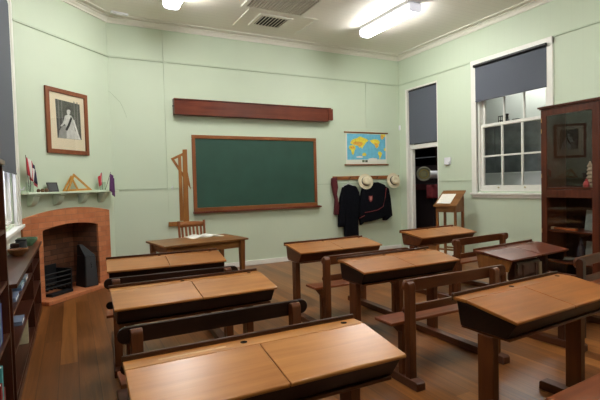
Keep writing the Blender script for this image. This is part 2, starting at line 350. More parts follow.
for k in (1, 2):
    yy = ly0+.05+gw*k/3; mu.box(xs0+.004, xs1-.004, yy-.013, yy+.013, WZ0+.10, mz-.03)
zz = (WZ0+.10+mz-.03)/2; mu.box(xs0+.006, xs1-.006, ly0+.05, ly1-.05, zz-.013, zz+.013)
mu.build('glazing_bars', m_white, lsash)
quad_x(xs0+.02, ly0+.045, ly1-.045, WZ0+.09, mz-.02).build('pane', m_glass, lsash)
MB().tube([(xs0-.004, ly0+.35, WZ0+.062), (xs0-.02, ly0+.35, WZ0+.066)], .014).tube([(xs0-.004, ly1-.35, WZ0+.062), (xs0-.02, ly1-.35, WZ0+.066)], .014).build('sash_lift', plain('brass', srgb(190, 180, 150), .35, .8), lsash)
xu0, xu1 = XR+.095, XR+.13
usash = MB().box(xu0, xu1, ly0, ly0+.05, mz-.03, WZ1-.03).box(xu0, xu1, ly1-.05, ly1, mz-.03, WZ1-.03).box(xu0, xu1, ly0+.05, ly1-.05, mz-.03, mz+.012).box(xu0, xu1, ly0+.05, ly1-.05, WZ1-.08, WZ1-.03).build('upper_sash', m_white, win, bevel=.003)
mu = MB()
for k in (1, 2):
    yy = ly0+.05+gw*k/3; mu.box(xu0+.004, xu1-.004, yy-.013, yy+.013, mz+.012, WZ1-.08)
mu.build('glazing_bars', m_white, usash)
quad_x(xu0+.018, ly0+.045, ly1-.045, mz+.01, WZ1-.075).build('pane', m_glass, usash)

def roller_blind(name, label, x, y0, y1, z0, z1, side):
    t = thing(name, label, 'blind', (x, (y0+y1)/2, z0)); hw = (y1-y0)/2
    MB().box(-.002, .002, -hw+.012, hw-.012, .02, z1-z0).build('blind_fabric', m_blind, t)
    MB().box(-.006, .006, -hw+.012, hw-.012, 0, .022).build('bottom_bar', plain('blind_bar', srgb(78, 82, 92), .6), t, bevel=.002)
    MB().tube([(side*.02, -hw, z1-z0), (side*.02, hw, z1-z0)], .026, 14).build('roller_tube', m_blindtube, t)
    return t
roller_blind('roller_blind', 'grey roller blind half lowered over the white sash window on the right', XR-.032, WY0-.025, WY1+.01, 2.70, 3.30, -1)
roller_blind('roller_blind', 'grey roller blind lowered over the glass above the open doorway', XR+.035, DY0+.01, DY1-.06, 2.15, 3.22, 1)

# ------------------------------------------------------------------ doorway
dr = struct(MB().box(XR+.0, XR+T+.02, DY1-.055, DY1, 0, DZ1).box(XR+.0, XR+T+.02, DY0, DY0+.02, 0, DZ1).box(XR+.0, XR+T+.02, DY0+.02, DY1-.055, DZ1-.03, DZ1).build('door_1', m_white))
MB().box(XR+.05, XR+.13, DY0+.02, DY1-.055, 2.05, 2.135).build('transom', m_white, dr, bevel=.004)
MB().box(XR+.075, XR+T, DY1-.10, DY1-.055, 0, 2.05).build('door_jamb', m_white, dr, bevel=.003)
MB().box(XR+.085, XR+.092, DY0+.02, DY1-.055, 2.135, DZ1-.03).build('fanlight_pane', m_glass, dr)

# rooms beyond the right wall
XO = XR+T
m_pale = plain('pale_outer_wall', srgb(214, 220, 212), .7)
struct(MB().box(XO+2.3, XO+2.4, 1.6, 8.0, 0, 4.0).box(XO, XO+2.4, 1.5, 1.6, 0, 4.0).build('wall_corridor', m_pale))
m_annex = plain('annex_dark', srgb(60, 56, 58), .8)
struct(MB().prism([(XO+.001, 5.92), (XO+2.299, 8.0), (XO+2.299, 8.08), (XO+.001, 6.0)], 'Z', 0, 4.0).build('wall_light_block', m_annex))  # unseen slanted wall added to keep corridor light out of the annex
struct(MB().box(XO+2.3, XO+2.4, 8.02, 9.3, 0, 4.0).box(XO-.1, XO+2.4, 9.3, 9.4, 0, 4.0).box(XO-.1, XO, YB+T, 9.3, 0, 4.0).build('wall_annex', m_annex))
struct(MB().box(XO-.1, XO+2.5, 1.5, 9.4, 4.02, 4.1).build('ceiling_corridor', m_pale))
# ------------------------------------------------------------------ left window
wl = struct(MB().box(XL-T, XL-.02, WL0, WL0+.05, WLZ0, WLZ1).box(XL-T, XL-.02, WL1-.05, WL1, WLZ0, WLZ1).box(XL-T, XL-.02, WL0, WL1, WLZ1-.04, WLZ1).box(XL-T, XL-.02, WL0, WL1, WLZ0, WLZ0+.03).build('window_2', m_white))
MB().box(XL-.01, XL+.034, WL1, WL1+.16, WLZ0-.03, WLZ1+.14).box(XL-.01, XL+.046, WL1+.16, WL1+.315, WLZ0-.03, WLZ1+.14).box(XL-.01, XL+.04, WL0-.13, WL0, WLZ0-.03, WLZ1+.14).box(XL-.01, XL+.046, WL0, WL1, WLZ1, WLZ1+.14).build('architrave', m_white, wl, bevel=.005)
MB().box(XL-.05, XL+.075, WL0-.15, WL1+.31, WLZ0-.065, WLZ0-.03).box(XL, XL+.025, WL0-.13, WL1+.30, WLZ0-.21, WLZ0-.065).build('window_sill', m_white, wl, bevel=.005)
sb = MB(); x0, x1 = XL-.10, XL-.06
sb.box(x0, x1, WL0+.05, WL0+.11, WLZ0+.03, WLZ1-.04).box(x0, x1, WL1-.11, WL1-.05, WLZ0+.03, WLZ1-.04).box(x0, x1, WL0+.11, WL1-.11, WLZ0+.03, WLZ0+.10).box(x0, x1, WL0+.11, WL1-.11, 2.2, 2.26)
for k in (1, 2, 3): sb.box(x0, x1, WL0+.11+1.17*k/4-.013, WL0+.11+1.17*k/4+.013, WLZ0+.10, WLZ1-.04)
sa = sb.build('sash', m_white, wl)
quad_x(x0+.02, WL0+.10, WL1-.10, WLZ0+.09, WLZ1-.05).build('pane', m_glass, sa)
lb = roller_blind('roller_blind', 'grey roller blind lowered over the window on the left wall', XL+.040, WL0+.02, WL1-.01, 1.585, 3.56, 1)
MB().box(XL+.035, XL+.10, WL1-.008, WL1+.005, 3.52, 3.62).build('blind_bracket', m_blindtube, lb).location = (-lb.location.x, -lb.location.y, -lb.location.z)
# window catch on the left trim
hk = MB().tube([(XL+.046, WL1+.24, 1.42), (XL+.075, WL1+.24, 1.42), (XL+.09, WL1+.24, 1.45)], .008, 8).box(XL+.0462, XL+.052, WL1+.225, WL1+.255, 1.39, 1.45).build('cord_hook', m_endcap)
tag(hk, 'small white cord hook on the trim of the left window', 'hook')

# ------------------------------------------------------------------ ceiling lights, vents
def ceiling_light(x, y0, y1, label):
    t = thing('ceiling_light', label, 'ceiling light', (x, (y0+y1)/2, ZC-.15), 0, 'fluorescent lights on the ceiling'); h = (y1-y0)/2
    MB().box(-.118, .118, -h+.03, h-.03, .0955, .15).build('tray', m_endcap, t, bevel=.004)
    prof = [(-.105, .095), (-.105, .04), (-.088, .012), (-.05, .002), (.05, .002), (.088, .012), (.105, .04), (.105, .095)]
    MB().prism(prof, 'Y', -h+.035, h-.035).build('diffuser', m_light, t)
    big = [(-.111, .1115), (-.111, .036), (-.092, .006), (-.05, -.004), (.05, -.004), (.092, .006), (.111, .036), (.111, .1115)]
    MB().prism(big, 'Y', -h, -h+.035).build('end_cap', m_cap, t); MB().prism(big, 'Y', h-.035, h).build('end_cap', m_cap, t)
ceiling_light(4.47, 4.88, 6.12, 'long fluorescent light glowing on the ceiling near the right back corner')
ceiling_light(1.31, 4.90, 6.20, 'fluorescent light at the top edge of the photo left of the vents')
ceiling_light(4.53, .90, 2.28, 'fluorescent light on the ceiling behind the camera, right side')
ceiling_light(1.31, .90, 2.28, 'fluorescent light on the ceiling over the nearest left desk')

t = thing('air_vent', 'small square ceiling air vent with dark angled louvres', 'vent', (2.89, 6.43, ZC-.02)); t.scale = (1.2, 1.15, 1)
MB().box(-.23, .23, .17, .22, 0, .02).box(-.23, .23, -.22, -.17, 0, .02).box(-.23, -.18, -.17, .17, 0, .02).box(.18, .23, -.17, .17, 0, .02).build('vent_frame', m_cream, t, bevel=.003)
MB().box(-.18, .18, -.17, .17, .014, .019).build('vent_backing', m_dark, t)
for k in range(8):
    x = -.168+.32*k/7; MB().hull([(x-.006, -.17, .0), (x+.006, -.17, .0), (x+.018, -.17, .012), (x+.008, -.17, .012)], [(x-.006, .17, .0), (x+.006, .17, .0), (x+.018, .17, .012), (x+.008, .17, .012)]).build('louvre', m_cream, t)
t = thing('return_air_grille', 'large rectangular ceiling air grille with egg-crate mesh', 'vent', (2.76, 5.55, ZC-.022))
MB().box(-.5, .5, .44, .50, 0, .022).box(-.5, .5, -.50, -.44, 0, .022).box(-.5, -.44, -.44, .44, 0, .022).box(.44, .5, -.44, .44, 0, .022).build('grille_frame', m_cream, t, bevel=.003)
MB().box(-.44, .44, -.44, .44, .017, .021).build('grille_backing', plain('grille_shadow', srgb(60, 54, 48), .9), t)
g = MB()
for k in range(1, 18):
    x = -.44+.88*k/18; g.box(x-.010, x+.010, -.44, .44, .002, .016); g.box(-.44, .44, x-.006, x+.006, .003, .0155)
g.build('egg_crate', plain('grille_slats', srgb(214, 208, 196), .5), t)
# raised panel strips around the vents
struct(MB().box(2.40, 2.445, 5.95, 6.80, ZC-.012, ZC).box(2.445, 2.60, 6.05, 6.09, ZC-.012, ZC).box(3.20, 3.55, 6.05, 6.09, ZC-.012, ZC).box(3.5, 3.55, 6.09, 6.80, ZC-.012, ZC).build('trim_18', m_cream))
t = thing('ceiling_sensor', 'small white sensor unit on the ceiling near the left corner', 'sensor', (.73, 6.99, ZC-.035), R(10))
MB().box(-.12, .12, -.03, .03, .012, .035).build('sensor_base', m_endcap, t, bevel=.004); MB().box(-.05, .04, -.022, .022, 0, .012).build('sensor_window', plain('sensor_white', srgb(250, 250, 250), .2), t, bevel=.003)

# ------------------------------------------------------------------ school desks with joined benches
def desk(x, y, rdeg, label, top, body, bench, post, zt=.707, zn=.656, L=1.105, d=.406, bd=(0, 0, 0), open_front=False, strip=None, groove=True, sx=-.10, sd=0, ins=0, ins2=.205):
    K, ZO = .95, .0737
    t = thing('school_desk', label, 'desk', (x*K, y*K, 0), R(rdeg), 'double school desks with joined benches'); t.scale = (K, K, K)
    zt += ZO; zn += ZO; bd = (bd[0], bd[1], bd[2]+ZO)
    MB().box(0, L, -.092, 0, zt-.020, zt).build('ledge', top, t, bevel=.003)
    MB().box(-.002, L+.002, 0, .014, zt-.022, zt+.020).build('rear_lip', strip or w_lip, t, bevel=.004)
    for k in (0, 1):
        a, b = (0, L/2-.002) if k == 0 else (L/2+.002, L)
        lid = MB().prism([(-.095, zt-.019), (-.095, zt), (-d, zn), (-d-.004, zn-.008), (-d, zn-.018)], 'X', a, b).build('lid', top, t, bevel=.0035)
        ix = L/2-.055 if k == 0 else L-.085
        iw = MB().lathe([(0, .0004), (.0145, .0004), (.0155, .001), (.0155, -.012), (.0, -.012)], 20).build('inkwell', m_hole, t); iw.location = (ix, -.042, zt+.0006)  # flat disc coloured dark to stand for the shade inside an inkwell hole
    if groove: MB().box(.13, L/2-.14, -.062, -.046, zt-.004, zt+.0008).build('pencil_groove', plain('groove_wood', srgb(206, 160, 112), .35), t)
    zb = zt-.165
    if not open_front:
        MB().prism([(-.008, zt-.021), (-.035, zb), (-d+.075, zb), (-d+.012, zn-.020)], 'X', .018, L-.018).build('desk_box', body, t, bevel=.004)
        MB().box(.03, L-.03, -d+.062, -.03, zb-.016, zb-.0005).build('box_base', w_mid, t, bevel=.003)
        lt = zb-.016
    else:
        for a in (.018, L-.040): MB().prism([(-.008, zt-.021), (-.035, zb-.01), (-d+.05, zb-.01), (-d+.012, zn-.020)], 'X', a, a+.022).build('side_panel', w_tan if a < .1 else body, t, bevel=.003)
        MB().box(.04, L-.04, -.03, -.012, zt-.075, zt-.022).build('back_rail', body, t); pass
        lt = zt-.03
    lx = (ins, L-ins2); lg = (ins+.045, L-.16)
    for k, q in enumerate(lx):
        MB().box(lg[k]-.026, lg[k]+.026, -.25, -.15, .03, lt).build('leg', post, t, bevel=.004)
        rn = MB().prism([(.0, 0), (.0, .050), (-.015, .062), (-1.04+bd[1], .062), (-1.055+bd[1], .052), (-1.055+bd[1], 0)], 'X', q-.04, q+.04).build('runner', w_midy, t, bevel=.004)
    bx, by, bz = bd; yb_ = -.921+by
    prof = []
    za, zb2 = .598+bz, .686+bz; r = (zb2-za)/2; cx0, cx1 = -.03+bx+r, 1.075+bx-r
    for k in range(9): a = PI/2+PI*k/8; prof.append((cx0+r*math.cos(a), (za+zb2)/2+r*math.sin(a)))
    for k in range(9): a = -PI/2+PI*k/8; prof.append((cx1+r*math.cos(a), (za+zb2)/2+r*math.sin(a)))
    MB().prism(prof, 'Y', yb_, yb_+.024).build('backrest', bench, t, bevel=.004)
    prof = []; za, zb2 = .435+bz, .495+bz; r = .03
    for k in range(7): a = PI/2+PI*k/6; prof.append((-.02+bx+r+r*math.cos(a), (za+zb2)/2+r*math.sin(a)))
    for k in range(7): a = -PI/2+PI*k/6; prof.append((1.06+bx-r+r*math.cos(a), (za+zb2)/2+r*math.sin(a)))
    MB().prism(prof, 'Y', yb_+.012, yb_+.034).build('lower_rail', bench, t, bevel=.003)
    MB().box(sx+bx, 1.10+bx, yb_+.02, yb_+.22+sd, .362+bz, .385+bz).build('bench_seat', w_seat, t, bevel=.005)
    for q in lx:
        pf = [(yb_-.058, .055)]
        for k in range(7): a = PI-PI*k/6; pf.append((yb_-.0295+.0285*math.cos(a), .655+bz+.0285*math.sin(a)))
        pf.append((yb_-.001, .055))
        MB().prism(pf, 'X', q+bx-.03, q+bx+.03).build('bench_post', post, t, bevel=.004)
        MB().prism([(yb_+.0, .3618+bz), (yb_+.0, .27+bz), (yb_+.06, .28+bz), (yb_+.20, .34+bz), (yb_+.20, .3618+bz)], 'X', q-.02, q+.02).build('seat_bracket', post, t)
        MB().box(q-.025, q+.025, yb_+.03, yb_+.08, .055, .30+bz).build('seat_leg', post, t, bevel=.003)
    return t
desk(.281, 4.737, -3.1, 'honey wood double desk directly in front of the teacher\'s table', w_hon2, w_dark, w_dark, w_midz, groove=False, sx=-.02, ins=.06, ins2=.135)
desk(.208, 3.334, 0, 'honey wood double desk, middle of the three in the left column', w_hon, w_dark, w_dark, w_midz, sx=-.02, ins=.06, ins2=.135)
desk(.156, 1.886, -.7, 'largest nearest honey wood double desk at the bottom of the photo', w_hon, w_dark, w_dark, w_midz, sx=-.02, ins=.06, ins2=.135)
desk(2.176, 4.628, 0, 'honey wood double desk standing below the hanging black clothes', w_hon2, w_mid, w_mid, w_midz, strip=w_mid, groove=False)
desk(2.12, 3.384, .4, 'orange brown double desk in the centre of the room', w_red, w_dark, w_mid, w_midz, groove=False, sx=-.13)
desk(1.995, 1.90, 3.1, 'orange brown double desk in the right foreground with dark box sides', w_red, w_dark, w_mid, w_midz, sd=.075, sx=-.13, groove=False)
desk(4.026, 4.781, 4.1, 'small looking double desk beside the slanted reading stand and doorway', w_hon2, w_mid, w_mid, w_midz, strip=w_mid, groove=False)
desk(3.679, 3.213, 6.1, 'dark red double desk with a brown satchel hanging underneath, by the glass cabinet', w_deep, w_dark, w_mid, w_darkz, zt=.665, zn=.615, open_front=True, bd=(.16, 0, 0), strip=w_mid, groove=False)

# ------------------------------------------------------------------ teacher's table, chair, papers
th = R(8.5)
t = thing('teacher_table', 'plain brown wooden teacher\'s table below the chalkboard', 'table', (.86, 5.94, 0), th)
MB().box(-.03, 1.08, -.70, .02, .695, .72).build('table_top', w_tanx, t, bevel=.004)
MB().box(.03, 1.02, -.655, -.633, .60, .695).build('apron', w_tanx, t, bevel=.002); MB().box(.03, 1.02, -.045, -.023, .60, .695).build('apron', w_tanx, t, bevel=.002)
MB().box(.03, .052, -.633, -.045, .60, .695).build('apron', w_tanx, t); MB().box(.998, 1.02, -.633, -.045, .60, .695).build('apron', w_tanx, t)
for q, w in ((.045, -.645), (1.005, -.645), (.045, -.035), (1.005, -.035)):
    MB().hull([(q-.022, w-.022, 0), (q+.022, w-.022, 0), (q+.022, w+.022, 0), (q-.022, w+.022, 0)], [(q-.034, w-.034, .694), (q+.034, w-.034, .694), (q+.034, w+.034, .694), (q-.034, w+.034, .694)]).build('leg', w_tan, t, bevel=.003)
pc = on_z(204, 236.6, .72)
t = thing('open_book', 'open white book of loose pages on the teacher\'s table', 'book', (pc.x, pc.y, .7205), th)
for sgn in (-1, 1):
    MB().grid(lambda u, v: (sgn*(.005+u*.22), (v-.5)*.30, .004+.026*math.sin(min(1, u*1.3)*PI)*.6+.004*(1-u)), 8, 2).build('page_block', m_paper, t, solid=.006)
MB().box(-.23, .23, -.155, .155, 0, .003).build('book_cover', m_cream_mat, t)
c0 = on_y(192.5, 222, 6.62)
t = thing('wooden_chair', 'brown wooden slat-back chair behind the teacher\'s table', 'chair', (c0.x, 6.62, 0), R(6))
MB().box(-.20, .20, -.40, -.0, .43, .455).build('seat', w_frame, t, bevel=.006)
for s in (-1, 1):
    MB().tube([(s*.19, .0, 0), (s*.19, .0, .45), (s*.197, .05, .895)], .019, 8).build('back_post', w_framez, t)
    MB().tube([(s*.18, -.37, 0), (s*.18, -.37, .43)], .018, 8).build('leg', w_framez, t)
    MB().box(s*.18-.01, s*.18+.01, -.37, 0, .2, .225).build('stretcher', w_frame, t)
MB().grid(lambda u, v: (-.195+.39*u, .048-.02*math.sin(u*PI)*-1, .80+v*(.07+.012*math.sin(u*PI))), 12, 2).build('top_rail', w_frame, t, solid=.018)
MB().box(-.19, .19, .01, .028, .56, .60).build('lower_back_rail', w_frame, t)
for k in range(6): x = -.145+.29*k/5; MB().hull([(x-.016, .012, .60), (x+.016, .012, .60), (x+.016, .024, .60), (x-.016, .024, .60)], [(x-.016, .05, .81), (x+.016, .05, .81), (x+.016, .062, .81), (x-.016, .062, .81)]).build('slat', w_framez, t)

# ------------------------------------------------------------------ chalkboard, wooden box, teaching tools
bx0, bx1, bz0, bz1 = 1.78, 4.112, .968, 2.252
t = thing('chalkboard', 'large dark green chalkboard in a brown wooden frame', 'chalkboard', ((bx0+bx1)/2, YB-.001, bz0)); hw = (bx1-bx0)/2; H = bz1-bz0
MB().box(-hw+.05, hw-.05, -.022, 0, .06, H-.055).build('writing_surface', m_board, t)
MB().box(-hw, hw, -.038, 0, H-.058, H).build('frame_rail', w_frame, t, bevel=.005); MB().box(-hw, hw, -.038, 0, 0.02, .085).build('frame_rail', w_frame, t, bevel=.005)
MB().box(-hw, -hw+.055, -.036, 0, .085, H-.058).build('frame_stile', w_framez, t, bevel=.005); MB().box(hw-.055, hw, -.036, 0, .085, H-.058).build('frame_stile', w_framez, t, bevel=.005)
MB().box(-hw-.01, hw+.06, -.085, -.0, -.005, .02).box(-hw-.01, hw+.03, -.085, -.075, .02, .028).build('chalk_ledge', w_mahx, t, bevel=.003)
t = thing('roll_map_case', 'long reddish wooden box mounted on the wall above the chalkboard', 'wall box', (1.50, YB-.001, 2.56))
MB().box(0, 2.83, -.13, 0, .0, .235).build('case_body', w_mahx, t, bevel=.004)
MB().box(-.005, 2.89, -.15, 0, .235, .25).build('case_lid', w_mahx, t, bevel=.003)
MB().box(2.83, 2.93, -.145, 0, .025, .235).build('end_block', w_mahx, t, bevel=.004)
MB().box(-.03, 0, -.13, -.10, .12, .135).build('end_hook', m_darkgrey, t)

def wall_prism(name, pts, y0, y1, mat, parent=None, bevel=.003):
    poly = []
    for q in pts:
        w = on_y(q[0], q[1], YB-.02); poly.append((w.x, w.z))
    if parent is not None: poly = [(a-parent.location.x, b-parent.location.z) for a, b in poly]; y0 -= parent.location.y; y1 -= parent.location.y
    return MB().prism(poly, 'Y', y0, y1).build(name, mat, parent, bevel=bevel)
p = on_y(185, 226, YB-.02)
t = thing('blackboard_t_square', 'tall wooden T-square hanging upside down left of the chalkboard', 'T-square', (p.x, YB-.02, p.z))
wall_prism('blade', [(182.6, 149.5), (187, 149.3), (189.3, 223), (183.7, 224)], YB-.022, YB-.009, w_rule, t)
wall_prism('crosshead', [(168.5, 222), (189.5, 221.3), (189.5, 226), (168.5, 226.5)], YB-.036, YB-.0225, w_rule, t)
p = on_y(181, 224, YB-.02)
t = thing('blackboard_ruler', 'narrow wooden ruler hanging behind the T-square', 'ruler', (p.x, YB-.01, p.z))
wall_prism('ruler_strip', [(178.2, 156.5), (181.2, 156), (184.2, 221), (180.2, 221)], YB-.0085, YB-.001, w_rule, t)
w = on_y(180, 158, YB-.012)
t2 = thing('large_set_square', 'open wooden triangle set square hung behind the T-square by the chalkboard', 'set square', (w.x, YB-.006, w.z))
A, B2, C2 = [on_y(*q, YB-.006) for q in ((170.8, 158.5), (184, 152.2), (191.0, 189.5))]
def tri_frame(mb, A, B, C, th, y0, y1, o):
    cen = [(A[i]+B[i]+C[i])/3 for i in range(2)]
    def ln(P, Q): return MB
    P = [A, B, C]
    # inset triangle
    def inset(P, th):
        n = 3; out = []
        area = (P[1][0]-P[0][0])*(P[2][1]-P[0][1])-(P[2][0]-P[0][0])*(P[1][1]-P[0][1]); sg = 1 if area > 0 else -1
        L = []
        for i in range(n):
            a, b = P[i], P[(i+1) % n]; dx, dy = b[0]-a[0], b[1]-a[1]; l = math.hypot(dx, dy); nx, ny = -dy/l*sg, dx/l*sg
            L.append((a[0]+nx*th, a[1]+ny*th, dx, dy))
        for i in range(n):
            x1, y1_, dx1, dy1 = L[i-1]; x2, y2, dx2, dy2 = L[i]
            dt = dx1*dy2-dy1*dx2; s = ((x2-x1)*dy2-(y2-y1_)*dx2)/dt; out.append((x1+dx1*s, y1_+dy1*s))
        return out
    I = inset(P, th)
    for i in range(3):
        j = (i+1) % 3; mb.prism([(P[i][0]-o[0], P[i][1]-o[1]), (P[j][0]-o[0], P[j][1]-o[1]), (I[j][0]-o[0], I[j][1]-o[1]), (I[i][0]-o[0], I[i][1]-o[1])], 'Y', y0, y1)
    return mb
mb = MB(); tri_frame(mb, (A.x, A.z), (B2.x, B2.z), (C2.x, C2.z), .038, -.003, .005, (w.x, w.z)); mb.build('triangle_frame', w_rule, t2)
p = on_y(172.3, 188, YB-.015)
t = thing('wall_hook', 'tiny white cup hook on the wall left of the wooden tools', 'hook', (p.x, YB-.001, p.z))
MB().box(-.012, .012, -.005, 0, -.02, .02).build('hook_plate', m_endcap, t); MB().tube([(0, -.005, .0), (0, -.03, 0), (0, -.035, .03)], .006, 8).build('hook_arm', m_endcap, t)

# ------------------------------------------------------------------ world map
mp0 = on_y(345.2, 131, YB-.02); mp1 = on_y(387.6, 166.3, YB-.02)
mw, mh = mp1.x-mp0.x, .665; mzt = 2.405
t = thing('world_map', 'colourful paper world map with wooden rods hung on the back wall', 'map', (mp0.x+mw/2, YB-.002, mzt-mh))
MB().box(-mw/2+.012, mw/2-.012, -.006, -.004, .02, mh-.02).build('map_sheet', plain('map_margin', srgb(232, 232, 220), .6), t)
MB().tube([(-mw/2-.02, -.014, mh-.012), (mw/2+.02, -.014, mh-.012)], .013, 10).build('top_rod', w_frame, t); MB().tube([(-mw/2-.02, -.014, .015), (mw/2+.02, -.014, .015)], .015, 10).build('bottom_rod', w_frame, t)
def M2(px, py):      # map pixel in the enlarged crop -> local x,z
    return (-mw/2 + (px-77)/(383-77)*mw, mh - (py-88)/(332-88)*mh)
def mpoly(name, pts, mat, lvl): return MB().prism([M2(*q) for q in pts], 'Y', -.0062-.0004*lvl, -.0056).build(name, mat, t, smooth=False)
mpoly('ocean', [(90, 103), (372, 103), (372, 286), (90, 290)], plain('map_ocean', srgb(112, 192, 222), .55, noise=.12, scale=14), 1)
yel = plain('map_yellow', srgb(242, 222, 74), .55, noise=.15, scale=25); orn = plain('map_orange', srgb(232, 176, 70), .55, noise=.15, scale=25); grn = plain('map_green', srgb(140, 190, 110), .55, noise=.1)
conts = [
 ('land_mass', [(112, 172), (122, 150), (140, 140), (165, 132), (182, 120), (205, 128), (235, 140), (246, 150), (228, 160), (220, 172), (212, 186), (202, 196), (198, 210), (192, 205), (186, 194), (178, 206), (170, 192), (158, 186), (146, 188), (138, 182), (126, 180)], yel),
 ('land_mass', [(108, 188), (132, 184), (146, 192), (152, 208), (142, 222), (138, 244), (130, 258), (122, 244), (118, 222), (106, 212), (102, 200)], yel),
 ('land_mass', [(198, 246), (210, 238), (222, 240), (228, 252), (222, 262), (206, 262), (196, 258)], yel),
 ('land_mass', [(252, 150), (268, 142), (290, 138), (312, 140), (326, 150), (330, 164), (318, 176), (322, 186), (306, 206), (296, 198), (290, 180), (270, 166)], yel),
 ('land_mass', [(318, 230), (332, 228), (346, 240), (340, 258), (332, 276), (324, 286), (322, 262), (314, 244)], yel),
 ('land_region', [(130, 168), (150, 158), (190, 160), (206, 172), (196, 186), (178, 196), (160, 184), (140, 180)], orn),
 ('land_region', [(286, 164), (316, 168), (318, 184), (306, 204), (296, 196)], orn),
 ('land_region', [(106, 198), (136, 192), (146, 206), (128, 214)], orn),
 ('land_mass', [(334, 110), (352, 106), (364, 112), (360, 128), (346, 140), (338, 130)], orn),
 ('land_mass', [(358, 206), (372, 200), (372, 224), (362, 222)], yel),
 ('ice_shelf', [(152, 268), (180, 262), (204, 268), (196, 276), (160, 276)], m_paper),
 ('ice_shelf', [(240, 282), (272, 276), (306, 280), (306, 300), (252, 300)], m_paper),
]
for n_, pts, mt in conts: mpoly(n_, pts, mt, 2 if 'region' not in n_ else 3)
mpoly('map_legend', [(196, 292), (214, 292), (214, 308), (196, 308)], plain('legend_green', srgb(90, 110, 80), .6), 3); mpoly('map_legend', [(218, 292), (236, 292), (236, 308), (218, 308)], plain('legend_dark', srgb(70, 84, 70), .6), 3)
mpoly('map_inset', [(338, 100), (372, 100), (372, 118), (338, 118)], yel, 1.5)

# ------------------------------------------------------------------ coat rack, hats, clothes
ra = on_y(333, 179, YB-.02); rb = on_y(399, 179, YB-.02)
t = thing('coat_rack', 'brown wooden peg rail for coats on the back wall', 'coat rack', ((ra.x+rb.x)/2, YB-.001, 1.462)); hw = (rb.x-ra.x)/2
MB().box(-hw, hw, -.022, 0, 0, .072).build('rail_board', w_frame, t, bevel=.004)
for px in (335, 348.5, 366, 376, 394):
    q = on_y(px, 179, YB-.02).x-t.location.x
    MB().tube([(q, -.022, .030), (q, -.06, .026), (q, -.085, .04), (q, -.088, .06)], .006, 8).build('coat_hook', m_black, t)
m_cloth = plain('black_cloth', srgb(17, 18, 24), 1.0, noise=.25, scale=30, bump=.3, spec=.1); m_mar = plain('maroon_cloth', srgb(88, 26, 34), .85, noise=.2, scale=40, bump=.3); m_pip = plain('maroon_piping', srgb(120, 40, 44), .7)
def garment(name, parent, px_pts, y0, y1, mat, puff=.02):
    # a hanging piece of cloth: outline with thickness, softened and slightly creased
    P = [on_y(a, b, YB-.08) for a, b in px_pts]; cx = sum(q.x for q in P)/len(P); cz = sum(q.z for q in P)/len(P)
    o = parent.location; mb = MB()
    def loop(s, y): return [mb.bm.verts.new((cx+(q.x-cx)*s-o.x, y-o.y, cz+(q.z-cz)*s-o.z)) for q in P]
    rings = [loop(.96, y1), loop(1.0, (y0+y1)/2+.01), loop(.95, y0+.012), loop(.78, y0)]
    n = len(P)
    for a, b in zip(rings, rings[1:]):
        for k in range(n): mb.bm.faces.new([a[k], a[(k+1) % n], b[(k+1) % n], b[k]])
    mb.bm.faces.new(rings[0]); mb.bm.faces.new(rings[-1])
    return mb.build(name, mat, parent, bevel=.004)
g0 = on_y(349, 182, YB-.08)
t = thing('black_gown', 'long black gown on a hanger at the left of the coat rack', 'gown', (g0.x, YB-.09, 1.46))
garment('gown_body', t, [(343.5, 185.5), (347.5, 184), (351, 185), (355.5, 186), (357.6, 196), (357, 210), (358, 237), (344.3, 237), (344, 212), (342.5, 196)], YB-.14, YB-.05, m_cloth)
garment('sleeve', t, [(342.8, 186.5), (345, 188), (345.5, 205), (344, 227), (338.5, 227.5), (338.5, 214), (340, 198)], YB-.12, YB-.045, m_cloth)
garment('sleeve', t, [(353.5, 187), (356, 186.5), (358.6, 192), (359.2, 208), (358, 217), (354.5, 217), (354.5, 200)], YB-.125, YB-.05, m_cloth)
wire = MB(); a = on_y(342.5, 187, YB-.095)-t.location; b = on_y(356, 187.5, YB-.095)-t.location; c = on_y(349, 183, YB-.095)-t.location
wire.tube([a, c, b], .006, 8).tube([c, c+V((0, .0, .02)), c+V((.012, .004, .035)), c+V((.0, .008, .05))], .004, 8); wire.build('hanger', m_endcap, t)
z0 = on_y(374, 183, YB-.08)
t = thing('school_blazer', 'black blazer with maroon piping and chest crest on the coat rack', 'blazer', (z0.x, YB-.09, 1.46))
garment('blazer_body', t, [(363.5, 186), (371, 182.5), (377.5, 182), (384, 184.5), (386, 200), (386.5, 214), (381, 218.5), (371, 221.5), (364, 222.5), (362, 205)], YB-.15, YB-.05, m_cloth)
garment('sleeve', t, [(362.5, 187), (365.5, 188), (366, 206), (364.5, 222), (360.5, 225.5), (358.8, 218), (359.4, 200)], YB-.135, YB-.045, m_cloth)
garment('sleeve', t, [(383, 185), (387.5, 187.5), (389.5, 198), (391.2, 216), (386, 220.5), (383, 220.5), (384.5, 205)], YB-.14, YB-.045, m_cloth)
pp = [on_y(a, b, YB-.152)-t.location for a, b in ((365, 212.5), (371, 211.5), (378, 209.8), (383.2, 206.5), (385.3, 197), (386.3, 188))]
MB().tube(pp, .0075, 6).build('piping', m_pip, t)
pp = [on_y(a, b, YB-.146)-t.location for a, b in ((359.5, 218.3), (362, 217), (364.8, 215.5))]
MB().tube(pp, .007, 6).build('cuff_piping', m_pip, t)
cc = on_y(370.7, 198.8, YB-.152)-t.location
sh = [(-.045, .06), (.045, .06), (.045, .0), (.03, -.04), (0, -.065), (-.03, -.04), (-.045, 0)]
cr = MB().prism(sh, 'Y', -.004, .002).build('crest', m_pip, t); cr.location = cc
e = MB().prism([(x*.55, z*.55) for x, z in sh], 'Y', -.006, -.003).box(-.03, .03, -.0055, -.003, .035, .045).build('crest_shield', plain('crest_pink', srgb(196, 130, 120), .7), cr)
